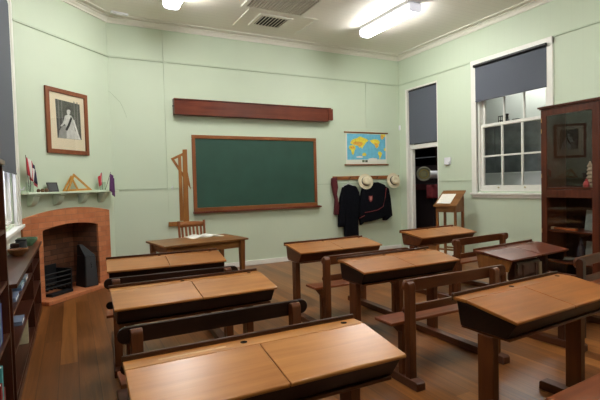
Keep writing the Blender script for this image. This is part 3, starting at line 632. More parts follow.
s0 = on_y(335, 180, YB-.08)
t = thing('school_scarf', 'dark maroon scarf hanging from the left end of the coat rack', 'scarf', (s0.x, YB-.07, 1.5))
garment('scarf_cloth', t, [(332.2, 178), (336.8, 177), (338, 186), (336.8, 194), (339.2, 206), (338.8, 215), (334.8, 215), (335.6, 200), (333.5, 192), (332, 184)], YB-.10, YB-.03, m_mar)
t_band = plain('hat_band', srgb(40, 36, 40), .7); m_straw = plain('cream_straw', srgb(224, 212, 182), .7, noise=.06, scale=60, bump=.2)
def hat(px, py, label, tilt, turn):
    c = on_y(px, py, YB-.13)
    t = thing('straw_hat', label, 'hat', (c.x, YB-.115, c.z), 0, 'straw hats on the coat rack'); t.rotation_euler = (R(90+tilt), 0, R(turn)); t.scale = (.88, .88, .88)
    MB().lathe([(.0, .0), (.095, .0), (.165, -.006), (.178, -.002), (.178, .003), (.165, .0), (.100, .010), (.097, .055), (.088, .088), (.06, .102), (.03, .094), (.0, .090)], 32).build('crown_and_brim', m_straw, t)
    MB().lathe([(.101, .012), (.1035, .012), (.100, .046), (.0965, .046)], 32).build('hat_ribbon', t_band, t)
hat(366.2, 181.5, 'cream straw hat with dark band hung between the gown and the blazer', -14, -12); hat(394, 180.5, 'cream straw hat with dark band hung alone at the right end of the rack', -10, -4)
p = on_y(400, 128, YB-.01)
t = thing('wall_sensor', 'tiny white motion sensor high on the back wall near the door', 'sensor', (p.x, YB-.001, p.z))
MB().box(-.035, .035, -.04, 0, -.05, .05).build('sensor_body', m_endcap, t, bevel=.012); MB().box(-.022, .022, -.044, -.04, -.03, .0).build('sensor_lens', plain('lens_white', srgb(246, 246, 244), .2), t)
p = on_x(447.5, 161, XR-.02)
t = thing('thermostat', 'small white thermostat box on the right wall beside the doorway', 'thermostat', (XR-.001, p.y, p.z))
MB().box(-.03, 0, -.07, .07, -.02, .065).build('thermostat_body', m_endcap, t, bevel=.004); MB().box(-.045, 0, -.06, .06, -.065, -.021).build('lower_box', m_endcap, t, bevel=.004)

# ------------------------------------------------------------------ lectern
LA = V((5.60, 5.24, 0)); LE = V((-.30, .954, 0)).normalized(); LN = V((.954, .30, 0)).normalized(); lw, ld = .41, .36
t = thing('reading_stand', 'slim wooden stand with slanted top holding a white sheet by the doorway', 'lectern', LA, math.atan2(LE.y, LE.x) )
# local x along front edge, local -y towards the wall
zl, zh = .975, 1.225
MB().prism([(0, zl-.022), (0, zl), (-ld, zh), (-ld, zh-.022)], 'X', 0, lw).build('slanted_top', w_tanx, t, bevel=.003)
MB().prism([(-.03, zl-.11), (-.03, zl-.012), (-ld+.02, zh-.04), (-ld+.02, zl-.11)], 'X', .03, .05).build('side_cheek', w_tan, t); MB().prism([(-.03, zl-.11), (-.03, zl-.012), (-ld+.02, zh-.04), (-ld+.02, zl-.11)], 'X', lw-.05, lw-.03).build('side_cheek', w_tan, t)
MB().box(.05, lw-.05, -.045, -.03, zl-.11, zl-.02).build('front_apron', w_tanx, t)
MB().box(0, lw, .0, .012, zl-.02, zl+.014).build('book_stop', w_tanx, t, bevel=.002)
for q in (.045, lw-.045):
    for w in (-.05, -ld+.04): MB().box(q-.019, q+.019, w-.019, w+.019, 0, zl-.11 if w > -.1 else zh-.07).build('leg', w_tan, t, bevel=.002)
MB().box(.05, lw-.05, -.058, -.042, .22, .25).box(.05, lw-.05, -ld+.033, -ld+.049, .22, .25).build('stretcher', w_tanx, t)
sl = math.atan2(zh-zl, ld)
lm = t.matrix_basis
def lect(u, v, off): return V((u, -v*math.cos(sl), zl+v*math.sin(sl))) + V((0, math.sin(sl), math.cos(sl)))*off
o = MB().hull([lect(a, b, .002) for a, b in ((lw-.28, .06), (lw-.03, .06), (lw-.03, .33), (lw-.28, .33))], [lect(a, b, .004) for a, b in ((lw-.28, .06), (lw-.03, .06), (lw-.03, .33), (lw-.28, .33))]).build('paper_sheet', m_paper)
o.location = t.location; o.rotation_euler = t.rotation_euler; tag(o, 'white printed sheet lying on the slanted reading stand', 'paper')
ln = MB()
for k in range(9): ln.hull([lect(a, b, .0041) for a, b in ((lw-.26, .085+k*.025), (lw-.06-.03*(k % 3), .085+k*.025), (lw-.06-.03*(k % 3), .091+k*.025), (lw-.26, .091+k*.025))], [lect(a, b, .0045) for a, b in ((lw-.28, .085+k*.025), (lw-.06-.03*(k % 3), .085+k*.025), (lw-.06-.03*(k % 3), .091+k*.025), (lw-.28, .091+k*.025))])
ln.build('text_lines', plain('grey_ink', srgb(208, 206, 204), .8), o)

# ------------------------------------------------------------------ satchel under the right rear desk
t = thing('leather_satchel', 'brown leather satchel hanging under the dark red desk', 'satchel', (3.87, 2.79, .425), R(5)); t.scale = (.95, .95, .95)
m_lea = plain('brown_leather', srgb(80, 48, 36), .5, noise=.2, scale=15, bump=.2); m_kh = plain('khaki_side', srgb(132, 112, 84), .8, noise=.1)
MB().box(-.21, .21, -.05, .05, .0, .19).build('bag_body', m_lea, t, bevel=.018, seg=3)
MB().prism([(.052, .175), (.045, .195), (0, .2), (-.045, .195), (-.062, .17), (-.066, .06), (-.056, .06), (-.05, .175)], 'X', -.205, .205).build('flap', m_lea, t, bevel=.004)
MB().box(.155, .207, -.076, -.0665, .02, .165).build('side_pocket', m_kh, t, bevel=.003)
MB().tube([(-.07, 0, .198), (-.06, 0, .222), (0, 0, .23), (.06, 0, .222), (.07, 0, .198)], .009, 8).build('handle', plain('handle_tan', srgb(120, 96, 70), .5), t)
for s in (-.11, .11): MB().box(s-.014, s+.014, -.072, -.066, .03, .165).build('strap', plain('strap_leather', srgb(78, 46, 32), .5), t); 

# ------------------------------------------------------------------ fireplace
fp = thing('brick_fireplace', 'orange painted brick fireplace with shallow arch in the left corner', 'fireplace', CA, CROT)
zo = lambda x: 1.17-.16*(x-.81)**2
zi = lambda x: .905+.055*(1-((x-.775)/.471)**2)
xsN = [.03+(1.49-.03)*k/24 for k in range(25)]; xi = [FX1-(FX1-FX0)*k/16 for k in range(17)]
outl = [(.03, 0)] + [(x, zo(x)) for x in xsN] + [(1.49, 0), (FX1, 0)] + [(x, zi(x)) for x in xi] + [(FX0, 0)]
MB().prism(outl, 'Y', -.035, -.001).build('surround', m_brick, fp, bevel=.006)
fb = MB().box(FX0-.035, FX0, .0, .46, 0, 1.0).box(FX1, FX1+.035, .0, .46, 0, 1.0).box(FX0, FX1, .42, .46, 0, 1.0).box(FX0, FX1, 0, .46, .985, 1.02)
fb.build('firebox', m_firebrick, fp)
MB().box(FX0, FX1, .0, .42, 0, .05).box(.22, 1.50, -.17, -.036, 0, .05).box(FX0, FX1, -.036, 0, 0, .05).build('hearth', m_brick, fp, bevel=.006)
def chthing(name, label, cat, lx, ly, z, group=None, rz=0):
    w = CA + DD*lx - CN*ly; return thing(name, label, cat, (w.x, w.y, z), CROT+rz, group)
t = chthing('fire_grate', 'black iron fire grate basket standing inside the brick fireplace', 'fire grate', .57, .17, .05)
for s in (-.24, .24): MB().box(s-.01, s+.01, -.12, .14, .0, .30).build('side_plate', m_black, t, bevel=.003)
for z in (.10, .16, .22, .28): MB().tube([(-.24, -.11, z), (.24, -.11, z)], .011, 8).build('bar', m_black, t)
for k in range(7): x = -.2+.4*k/6; MB().tube([(x, -.11, .075), (x, .13, .075)], .010, 8).build('floor_bar', m_black, t)
MB().box(-.235, .235, .125, .14, .08, .36).build('back_plate', m_black, t, bevel=.003)
MB().box(-.16, .18, -.20, -.09, .0, .035).build('ash_pan', m_black, t, bevel=.004)
t = chthing('coal_scuttle', 'tall dark metal coal scuttle with peaked top in the fireplace', 'coal scuttle', 1.075, .03, .051, rz=R(-18))
MB().hull([(-.10, -.10, 0), (.10, -.10, 0), (.10, .14, 0), (-.10, .14, 0)], [(-.075, -.085, .43), (.075, -.085, .43), (.075, .12, .43), (-.075, .12, .43)]).build('scuttle_body', m_black, t, bevel=.006)
MB().hull([(-.075, -.085, .431), (.075, -.085, .431), (.075, .12, .431), (-.075, .12, .431)], [(-.07, .06, .58), (-.02, .06, .58), (-.02, .12, .58), (-.07, .12, .58)]).build('sloped_lid', m_black, t, bevel=.004)
MB().hull([(-.085, -.112, .01), (.085, -.112, .01), (.085, -.102, .01), (-.085, -.102, .01)], [(-.066, -.097, .425), (.066, -.097, .425), (.066, -.087, .425), (-.066, -.087, .425)]).build('front_panel', m_darkgrey, t, bevel=.003)
MB().tube([(0, -.106, .27), (0, -.13, .28), (0, -.13, .31), (0, -.096, .32)], .006, 8).build('handle', m_darkgrey, t)

# mantel shelf
ms = chthing('mantel_shelf', 'pale green painted mantel shelf on four curved brackets', 'shelf', 0, 0, 1.36)
MB().box(.02, CL-.06, -.16, -.001, 0, .026).build('shelf_board', plain('pale_shelf_paint', srgb(208, 222, 198), .4), ms, bevel=.005)
for s in (.17, .55, .97, 1.33):
    pf = [(-.001, 0), (-.135, 0), (-.135, -.02), (-.11, -.03)] + [(-.001-.105*math.cos(a), -.03-.115*math.sin(a)) for a in [R(15*k) for k in range(0, 7)]]
    MB().prism(pf, 'X', s-.04, s+.04).build('bracket', m_rail, ms, bevel=.003)
MZ = 1.3865
def jar(px, label):
    q = on_ch(px, 190, .085)
    t = chthing('glass_jar', label, 'jar', q.x, -.085, MZ)
    MB().lathe([(.0, .0), (.036, .0), (.038, .006), (.042, .12), (.040, .12), (.035, .008), (.0, .006)], 24).build('jar_wall', m_jar, t); return q.x
jx = jar(30, 'clear glass jar at the left end of the mantel shelf'); jx2 = jar(103, 'clear glass jar at the right end of the mantel shelf')
m_stick = plain('flag_stick', srgb(60, 50, 40), .6); m_fr = plain('flag_red', srgb(190, 52, 62), .8); m_fw = plain('flag_white', srgb(232, 226, 224), .8); m_fb = plain('flag_navy', srgb(40, 38, 66), .8); m_fpk = plain('flag_pink', srgb(214, 96, 110), .8); m_pu = plain('flag_purple', srgb(84, 44, 92), .8, noise=.15)
def flag(lx, ly, h, lean, wdt, hgt, cols, label, droop=.5, sgn=1, rz=0.0, yl=0.0):
    t = chthing('hand_flag', label, 'flag', lx, ly, MZ+.009, 'hand flags on the mantel shelf', rz)
    tip = V((lean, yl, h)); MB().tube([(0, 0, 0), tip], .0035, 6).build('stick', m_stick, t)
    n = len(cols)
    for k, c in enumerate(cols):
        def fn(u, v, k=k):
            uu = (k+u)/n
            return (tip.x*(1-.08) - lean*v*hgt/h*1.0 + sgn*wdt*uu, yl*.95+.012*math.sin(uu*9+v*2), h*.98 - hgt*v - wdt*droop*uu*(1+.15*v))
        MB().grid(fn, 6, 6).build('flag_cloth', c, t, solid=.002)
flag(jx-.008, -.085, .43, -.030, .12, .22, [m_fr, m_fw, m_fr, m_fb], 'drooping red, white and navy flag in the left jar, taller one', .9)
flag(jx+.012, -.080, .32, .010, .085, .17, [m_fr, m_fw, m_fpk], 'drooping red and white flag in the left jar, shorter one', 1.0)
flag(jx2-.008, -.085, .25, -.004, .075, .15, [m_fpk, m_fr], 'small pink-red flag standing in the right jar', .9, -1)
flag(jx2+.016, -.115, .25, .018, .085, .26, [m_pu, m_pu], 'purple pennant hanging over the right end of the mantel shelf', 1.0, 1, 0.0, -.085)
for px, r, lab in ((38.5, .021, 'leftmost of three small brown round pots on the mantel shelf'), (42.5, .022, 'middle of three small brown round pots on the mantel shelf'), (46.5, .024, 'right of three small brown round pots, beside the small slate')):
    q = on_ch(px, 190, .09); t = chthing('small_pot', lab, 'pot', q.x, -.09, MZ, 'small brown pots on the mantel')
    MB().lathe([(0, 0), (r*.7, 0), (r, r*.7), (r*.95, r*1.3), (r*.55, r*1.75), (r*.5, r*1.9), (0, r*1.85)], 16).build('pot_body', plain('brown_glaze', srgb(112, 76, 46), .35, noise=.25), t)
q = on_ch(54, 190, .08); t = chthing('writing_slate', 'small framed dark writing slate leaning on the mantel shelf', 'slate', q.x, -.075, MZ); t.rotation_euler = (R(-14), 0, CROT)
MB().box(-.065, .065, -.004, .004, .012, .108).build('slate_panel', plain('slate', srgb(72, 74, 78), .6), t); MB().box(-.078, .078, -.007, .007, 0, .014).box(-.078, .078, -.007, .007, .106, .12).box(-.078, -.064, -.007, .007, .014, .106).box(.064, .078, -.007, .007, .014, .106).build('slate_frame', plain('slate_frame_dark', srgb(48, 44, 42), .5), t)
def mantel_tri(pts, off, th, lab, name='set_square'):
    P = [on_ch(a, b, off) for a, b in pts]; cx = sum(p_.x for p_ in P)/3
    t = chthing(name, lab, 'set square', cx, -off, MZ, 'set squares on the mantel'); mb = MB()
    zmin = min(p_.z for p_ in P); tri_frame(mb, *[(p_.x, p_.z-zmin+MZ) for p_ in P], th, -.006, .006, (cx, MZ)); mb.build('triangle_frame', w_yel, t)
mantel_tri([(66.5, 190.3), (92, 189), (73.5, 172.5)], .075, .026, 'yellow wooden set square with long slope, front one on the mantel shelf')
mantel_tri([(62.5, 190.5), (79, 189.5), (71, 174.5)], .045, .022, 'yellow wooden set square standing behind the other on the mantel shelf')

# framed portrait on the chimney wall
def ch2(px, py): q = on_ch(40+px/5, 80+py/5, .02); return (q.x, q.z)
pc = [ch2(25, 32), ch2(238, 72), ch2(242, 377), ch2(38, 365)]
px0, px1 = (pc[0][0]+pc[3][0])/2, (pc[1][0]+pc[2][0])/2; pz1 = (pc[0][1]+pc[1][1])/2; pz0 = (pc[2][1]+pc[3][1])/2
t = chthing('framed_portrait', 'framed black and white portrait of a person in a light gown', 'picture', (px0+px1)/2, -.001, pz0)
pw, ph = (px1-px0)/2, pz1-pz0
def fr(mb, w0, w1, z0, z1, tt, y0, y1):
    mb.prism([(w0, z0), (w1, z0), (w1-tt, z0+tt), (w0+tt, z0+tt)], 'Y', y0, y1).prism([(w0, z1), (w1, z1), (w1-tt, z1-tt), (w0+tt, z1-tt)], 'Y', y0, y1)
    mb.prism([(w0, z0), (w0, z1), (w0+tt, z1-tt), (w0+tt, z0+tt)], 'Y', y0, y1).prism([(w1, z0), (w1, z1), (w1-tt, z1-tt), (w1-tt, z0+tt)], 'Y', y0, y1); return mb
fr(MB(), -pw, pw, 0, ph, .058, -.028, 0).build('picture_frame', wood('portrait_frame_wood', srgb(104, 56, 32), srgb(138, 80, 48), 'Z', .35), t, bevel=.004)
MB().box(-pw+.055, pw-.055, -.010, -.002, .055, ph-.055).build('mount_card', m_cream_mat, t)
def C4(px, py): return (-pw + (px-28)/(240-28)*2*pw, ph*(1-(py-32-(px-28)*.19+ (py-32)/340*(px-28)*.13)/345))
def ppoly(name, pts, mat, lv, par=None): return MB().prism([C4(*q) for q in pts], 'Y', -.0100-.0006*lv, -.0095).build(name, mat, par or t, smooth=False)
gr = lambda n_, v, nz=.15: plain(n_, srgb(v, v, v-6), .7, noise=nz, scale=18)
ph_ = ppoly('photograph', [(76, 97), (200, 120), (203, 306), (80, 298)], gr('photo_backdrop', 74, .3), 1)
for k, a in enumerate((88, 104, 168, 184)): ppoly('curtain_fold', [(a, 100+k*3), (a+5, 101+k*3), (a+6, 250+k*6), (a, 250+k*6)], gr('photo_fold', 110), 2, ph_)
ppoly('figure_gown', [(122, 182), (134, 176), (152, 180), (162, 195), (170, 235), (190, 304), (120, 300), (124, 250), (116, 210)], gr('photo_gown', 205), 2, ph_)
ppoly('figure_skirt', [(104, 240), (126, 230), (126, 300), (84, 298), (90, 260)], gr('photo_skirt', 150), 2, ph_)
ppoly('figure_arm', [(120, 184), (126, 195), (118, 226), (100, 240), (96, 236), (110, 218)], gr('photo_skin', 196), 3, ph_)
ppoly('figure_sash', [(150, 186), (158, 194), (142, 236), (128, 262), (120, 254), (136, 222)], gr('photo_sash', 40), 4, ph_)
ppoly('figure_head', [(130, 150), (136, 144), (146, 146), (150, 156), (147, 170), (142, 178), (136, 178), (131, 168)], gr('photo_face', 200), 4, ph_)
ppoly('figure_hair', [(126, 152), (130, 138), (142, 134), (152, 142), (153, 158), (149, 154), (142, 149), (132, 152), (129, 160)], gr('photo_hair', 58), 5, ph_)
ppoly('figure_shawl', [(160, 196), (168, 205), (186, 270), (198, 305), (188, 304), (170, 240)], gr('photo_shawl', 226), 4, ph_)
MB().box(-pw+.055, pw-.055, -.017, -.015, .055, ph-.055).build('picture_glass', m_glass, t)

# ------------------------------------------------------------------ bookcases on the left
XF = -.36
t = thing('low_bookcase', 'low dark wooden bookcase along the left wall under the window', 'bookcase', (XL+.02, 0, 0))
D0 = XF-(XL+.02); y0, y1, yd = 3.33, 6.02, 4.98; zt = .81
MB().box(0, D0+.03, y0, y1+.01, zt-.028, zt).build('top_board', w_case, t, bevel=.004)
for yy in (y0, yd, y1-.025): MB().box(0, D0, yy, yy+.025, 0, zt-.028).build('upright', w_casez, t, bevel=.002)
MB().box(0, .012, y0+.025, y1-.025, .06, zt-.028).build('back_panel', w_case, t)
for a, b in ((y0+.025, yd), (yd+.025, y1-.025)):
    for z in (.06, .33, .59): MB().box(.012, D0-.004, a, b, z, z+.022).build('shelf', w_case, t, bevel=.002)
MB().box(0, D0+.004, y0, y1, 0, .058).build('plinth', w_case, t)
t = thing('tall_bookcase', 'tall dark wooden bookcase at the left edge of the photo', 'bookcase', (XL+.02, 0, 0))
y0, y1 = 1.75, 3.20
for yy in (y0, (y0+y1)/2, y1-.03): MB().box(0, D0, yy, yy+.03, 0, 1.56).build('upright', w_casez, t, bevel=.002)
MB().box(0, D0+.012, y0-.01, y1+.01, 1.56, 1.59).build('top_board', w_case, t, bevel=.003); MB().box(0, .012, y0+.03, y1-.03, .06, 1.56).build('back_panel', w_case, t)
for a, b in ((y0+.03, (y0+y1)/2), ((y0+y1)/2+.03, y1-.03)):
    for z in (.06, .52, .84, 1.15): MB().box(.012, D0-.004, a, b, z, z+.024).build('shelf', w_case, t, bevel=.002)
MB().box(0, D0+.004, y0, y1, 0, .058).build('plinth', w_case, t)
def book(y, z, th_, h, dp, col, label, lying=False, group=None, tilt=0):
    t = thing('book', label, 'book', (XF-.02, y, z), 0, group); c = plain('book_cover', srgb(*col), .55, noise=.1)
    if lying:
        MB().box(-dp+.004, -.004, .004, h-.003, .003, th_-.003).build('pages', m_paper, t)
        MB().box(-dp, 0, 0, h, 0, .003).box(-dp, 0, 0, h, th_-.003, th_).box(-dp, 0, 0, .003, .003, th_-.003).build('cover', c, t)
    else:
        MB().box(-dp+.004, -.005, .003, th_-.003, .003, h-.004).build('pages', m_paper, t)
        MB().box(-dp, 0, 0, .003, 0, h).box(-dp, 0, th_-.003, th_, 0, h).box(-.003, 0, .003, th_-.003, 0, h).build('cover', c, t)
        if tilt: t.rotation_euler.x = R(tilt)
    return t
G1 = 'books lying on the upper shelf of the low bookcase'
book(3.72, .6125, .028, .24, .17, (120, 134, 164), 'pale blue-grey book lying alone nearest the camera on the low bookcase shelf', True, G1)
book(4.12, .6125, .022, .25, .17, (96, 120, 158), 'blue book at the bottom of the lying pair on the low bookcase shelf', True, G1)
book(4.13, .635, .020, .23, .16, (126, 150, 160), 'grey-blue book on top of the lying pair on the low bookcase shelf', True, G1)
book(4.50, .6125, .03, .24, .17, (130, 140, 150), 'grey book lying farthest along the upper shelf of the low bookcase', True, G1)
book(5.02, .6125, .022, .15, .13, (196, 48, 52), 'small red book standing just past the divider of the low bookcase')
book(5.046, .6125, .02, .135, .12, (228, 216, 200), 'small cream book standing beside the red book in the low bookcase')
book(4.05, .3525, .03, .22, .17, (112, 126, 150), 'blue-grey book lying on the middle shelf of the low bookcase', True)
book(4.46, .0825, .03, .215, .15, (206, 196, 160), 'cream book standing on the bottom shelf of the low bookcase')
book(4.495, .0825, .026, .20, .15, (150, 140, 112), 'olive tan book beside the cream book on the bottom shelf')
G2 = 'books in the tall bookcase at the left edge'
yy = 2.60
for k, (c, h, lab) in enumerate((((60, 60, 84), .22, 'dark navy book, nearest one on the middle shelf of the tall bookcase'), ((70, 110, 120), .24, 'grey-teal book, second on the middle shelf of the tall bookcase'), ((84, 92, 150), .23, 'mauve-blue book, third on the middle shelf of the tall bookcase'), ((120, 150, 160), .25, 'pale blue book, fourth on the middle shelf of the tall bookcase'), ((50, 70, 140), .22, 'bright blue book at the far end of the middle tall bookcase shelf'))):
    book(2.80+k*.045, .5445, .04, h, .17, c, lab, False, G2)
for k, (c, h, lab) in enumerate((((160, 40, 40), .26, 'red book on the bottom shelf of the tall bookcase'), ((80, 170, 170), .34, 'tall teal book on the bottom shelf of the tall bookcase'), ((150, 52, 44), .2, 'small brick red book at the far end of the bottom shelf'))):
    book(2.86+k*.05, .0845, .045, h, .17, c, lab, False, G2)
# objects on top of the low bookcase
p = on_z(37, 238.5, .81)
def at_top(px, py): q = on_z(px, py, .81); return q
q = at_top(38, 240)
t = thing('green_glazed_dish', 'small dull green pottery dish on top of the low bookcase', 'dish', (-.45, 5.62, .8105))
MB().lathe([(0, 0), (.06, 0), (.065, .012), (.10, .05), (.105, .085), (.098, .085), (.09, .052), (.05, .016), (0, .012)], 24).build('dish_body', plain('green_glaze', srgb(92, 126, 96), .35, noise=.2), t)
t = thing('dark_metal_tin', 'small dark metal tin between the green dish and the brown bowl', 'tin', (-.47, 5.27, .8105))
MB().lathe([(0, 0), (.05, 0), (.05, .085), (.045, .09), (0, .09)], 20).build('tin_body', m_darkgrey, t); MB().lathe([(0, .0905), (.052, .0905), (.052, .104), (.03, .112), (0, .112)], 20).build('tin_lid', m_black, t)
t = thing('brown_wooden_bowl', 'small brown wooden bowl nearest the camera on the low bookcase', 'bowl', (-.455, 4.80, .8105))
MB().lathe([(0, 0), (.04, 0), (.075, .03), (.085, .062), (.078, .062), (.066, .034), (.0, .014)], 24).build('bowl_body', wood('bowl_wood', srgb(96, 60, 34), srgb(140, 92, 54), 'X', .35), t)
t = thing('dark_wooden_block', 'dark wooden toy block beside the brown bowl on the low bookcase', 'toy', (-.50, 5.03, .8105), R(20))
MB().box(-.045, .045, -.06, .06, 0, .05).box(-.03, .03, -.03, .04, .05, .09).build('block_body', w_dark, t, bevel=.006)

# ------------------------------------------------------------------ glass display cabinet on the right
GX, gy0, gy1, gz1 = 5.50, 2.26, 3.70, 2.30
t = thing('display_cabinet', 'tall dark red-brown glazed display cabinet against the right wall', 'cabinet', (GX, (gy0+gy1)/2, 0)); hw = (gy1-gy0)/2; dp = .52
MB().box(.02, dp, -hw, -hw+.022, 0, gz1).build('side_panel', w_mah, t, bevel=.003); MB().box(.02, dp, hw-.022, hw, 0, gz1).build('side_panel', w_mah, t, bevel=.003)
MB().box(dp-.015, dp, -hw+.022, hw-.022, .08, gz1).build('back_panel', w_dark, t)
MB().box(-.03, dp+.01, -hw-.03, hw+.03, gz1, gz1+.022).box(-.012, dp, -hw-.012, hw+.012, gz1-.016, gz1).build('cornice_top', w_mahy, t, bevel=.004)
MB().box(.02, dp, -hw+.022, hw-.022, .0, .08).build('plinth', w_mahy, t)
for z in (.30, .70, 1.255): MB().box(.05, dp-.015, -hw+.022, hw-.022, z, z+.018).build('shelf', w_mahy, t)
brs = plain('brass_hinge', srgb(190, 150, 96), .3, .9)
for (a, b) in ((-hw+.003, -.002), (.002, hw-.003)):
    st = .075; zb0, zb1, zm0, zm1 = .085, gz1-.018, 1.145, 1.245
    d_ = MB().box(-.004, .019, a, a+st, zb0, zb1).box(-.004, .019, b-st, b, zb0, zb1).box(-.004, .019, a+st, b-st, zb0, zb0+.10).box(-.004, .019, a+st, b-st, zb1-.085, zb1).box(-.004, .019, a+st, b-st, zm0, zm1).build('door', w_mah, t, bevel=.003)
    MB().box(.006, .010, a+st-.008, b-st+.008, zb0+.095, zm0+.005).build('lower_pane', m_glass, d_); MB().box(.006, .010, a+st-.008, b-st+.008, zm1-.005, zb1-.08).build('upper_pane', m_glass, d_)
    hy = b-.012 if b > .1 else a+.004
    for z in (2.12, 1.98, 1.40, .68): MB().box(-.008, -.0042, hy, hy+.008, z, z+.055).build('hinge', brs, d_)
def cab(px, py, z, x=5.72): q = on_x(px, py, x); return V((x, q.y, z))
q = cab(590, 175, 1.2735)
t = thing('shell_tower', 'pale stacked tower of shells inside the upper glass cabinet', 'ornament', q)
prof = [(0, 0), (.05, 0)]
for k in range(6): z = .05*k+.02; prof += [(.056-.003*k, z), (.03-.002*k, z+.03)]
prof += [(.012, .33), (0, .335)]
MB().lathe([(r_*.85, z_*.95) for r_, z_ in prof], 20).build('tower_body', plain('shell_beige', srgb(176, 156, 130), .5, noise=.2), t)
q = cab(586.5, 187, 1.2735, 5.60)
t = thing('red_ornament', 'small red ornament at the bottom of the upper cabinet section', 'ornament', q); MB().lathe([(0, 0), (.03, 0), (.04, .03), (.028, .065), (.014, .08), (.018, .095), (0, .105)], 18).build('ornament_body', plain('red_enamel', srgb(168, 36, 40), .3), t)
q = cab(563, 228, .7185, 5.66)
t = thing('wooden_pencil_box', 'orange wooden pencil box on a lower shelf inside the cabinet', 'pencil box', q, R(80)); MB().box(-.20, .12, -.025, .025, 0, .03).build('box_body', plain('orange_wood', srgb(176, 96, 52), .4), t, bevel=.003); MB().box(.122, .17, -.025, .025, 0, .03).build('box_end', plain('box_cream', srgb(214, 190, 150), .5), t, bevel=.003)
q = cab(581, 250, .3185, 5.66)
t = thing('dark_bottle', 'tall dark glass bottle inside the lower cabinet section', 'bottle', q)
MB().lathe([(0, 0), (.045, 0), (.048, .02), (.048, .16), (.04, .20), (.018, .24), (.016, .30), (.02, .305), (.02, .32), (0, .32)], 20).build('bottle_body', plain('bottle_glass', srgb(48, 46, 56), .15), t)
q = cab(566, 255, .3185, 5.70)
t = thing('pale_saucer', 'pale oval saucer left of the dark bottle in the cabinet', 'saucer', q); MB().lathe([(0, .004), (.05, .004), (.11, .022), (.112, .026), (.05, .010), (0, .010)], 24).build('saucer_body', plain('saucer_cream', srgb(186, 180, 164), .4), t)
for px, py, z, lab in ((591, 220, .7185, 'grey picture card standing on the middle cabinet shelf'), (591, 250, .3185, 'cream picture card standing on the bottom cabinet shelf')):
    q = cab(px, py, z, 5.80); t = thing('picture_card', lab, 'card', q, R(-12)); t.rotation_euler.y = R(8)
    MB().box(-.004, .004, -.09, .09, 0, .26).build('card_board', plain('card_grey', srgb(150, 156, 150), .7, noise=.2, scale=12), t)

# ------------------------------------------------------------------ what shows through the door and the right window
q = on_x(424, 174, 7.05)
t = thing('crest_plaque', 'round grey-gold crest plaque seen through the open doorway', 'plaque', (7.05, q.y, q.z)); t.rotation_euler = (0, R(-90), R(45))
MB().lathe([(0, 0), (.16, 0), (.165, .012), (.15, .024), (.13, .018), (.125, .012), (0, .012)], 36).build('plaque_disc', plain('plaque_grey', srgb(150, 148, 128), .5), t)
MB().lathe([(.085, .0125), (.105, .0125), (.105, .018), (.085, .018), (.085, .0125)], 36).build('gold_ring', plain('gold', srgb(190, 168, 96), .35, .6), t); MB().prism([(-.05, -.05), (.05, -.05), (.06, .05), (0, .075), (-.06, .05)], 'Z', .0125, .02).build('shield', plain('shield_tan', srgb(176, 170, 130), .5), t)
q = on_x(434.5, 174.5, 7.1)
t = thing('silver_cylinder', 'shiny silver cylinder lying beside the round plaque beyond the doorway', 'cylinder', (7.1, q.y, q.z))
cv = V((.69, -.72, 0)); MB().tube([cv*-.07, cv*.34], .085, 20).build('cylinder_body', plain('silver', srgb(206, 206, 216), .3, .3), t); MB().tube([cv*-.085, cv*-.0705], .092, 20).build('cylinder_rim', plain('silver_rim', srgb(226, 226, 230), .3, .3), t)
t = thing('museum_case', 'tall dark display case standing beyond the open doorway', 'display case', (7.75, 8.15, 0))
MB().box(-.3, .3, -.60, .60, 0, .25).build('case_base', w_dark, t); MB().box(.28, .3, -.60, .60, .25, 2.2).build('case_back', m_dark, t)
qz = on_x(425, 157.5, 7.45).z
MB().box(-.3, .28, -.60, .60, qz-.012, qz+.012).build('glass_shelf', plain('shelf_edge', srgb(150, 156, 166), .2, .4), t); MB().box(-.3, .28, -.60, .60, 1.26, 1.28).box(-.3, .28, -.60, .60, .78, .80).build('case_shelf', w_dark, t)
for w in (-.60, .575): MB().box(-.3, .3, w, w+.025, .25, 2.2).build('case_end', w_dark, t)
MB().box(-.32, .32, -.62, .62, 2.2, 2.24).build('case_top', w_dark, t)
# plaque and cylinder are fixed to a stand in front of the case
t = thing('display_stand', 'dark stand holding the plaque and cylinder beyond the doorway', 'stand', (7.10, 7.62, 0)); MB().box(-.07, .10, -.55, .42, 0, .03).build('stand_base', m_dark, t); MB().box(.086, .10, -.55, .42, .03, 1.75).build('stand_panel', plain('stand_dark', srgb(40, 30, 34), .7), t)
MB().box(-.05, .0855, -.50, .25, 1.20, 1.335).build('stand_ledge', plain('stand_maroon', srgb(74, 30, 36), .7), t)
q = on_x(433.5, 202, 6.98)
t = thing('maroon_banner', 'maroon cloth banner hanging at the right side of the open doorway', 'banner', (6.98, q.y, 1.02), R(-46))
MB().grid(lambda u, v: (-.14+.30*u, .012*math.sin(u*17), v*.30), 16, 4).build('banner_cloth', plain('banner_maroon', srgb(120, 38, 46), .8, noise=.2), t, solid=.004)
MB().tube([(-.16, 0, .308), (.18, 0, .308)], .008, 8).build('banner_rod', m_black, t)
MB().tube([(.0, .02, -1.02), (.0, .02, .308)], .01, 8).build('banner_pole', m_black, t); MB().lathe([(0, -1.02), (.12, -1.02), (.12, -1.005), (0, -1.0)], 20).build('banner_base', m_black, t)
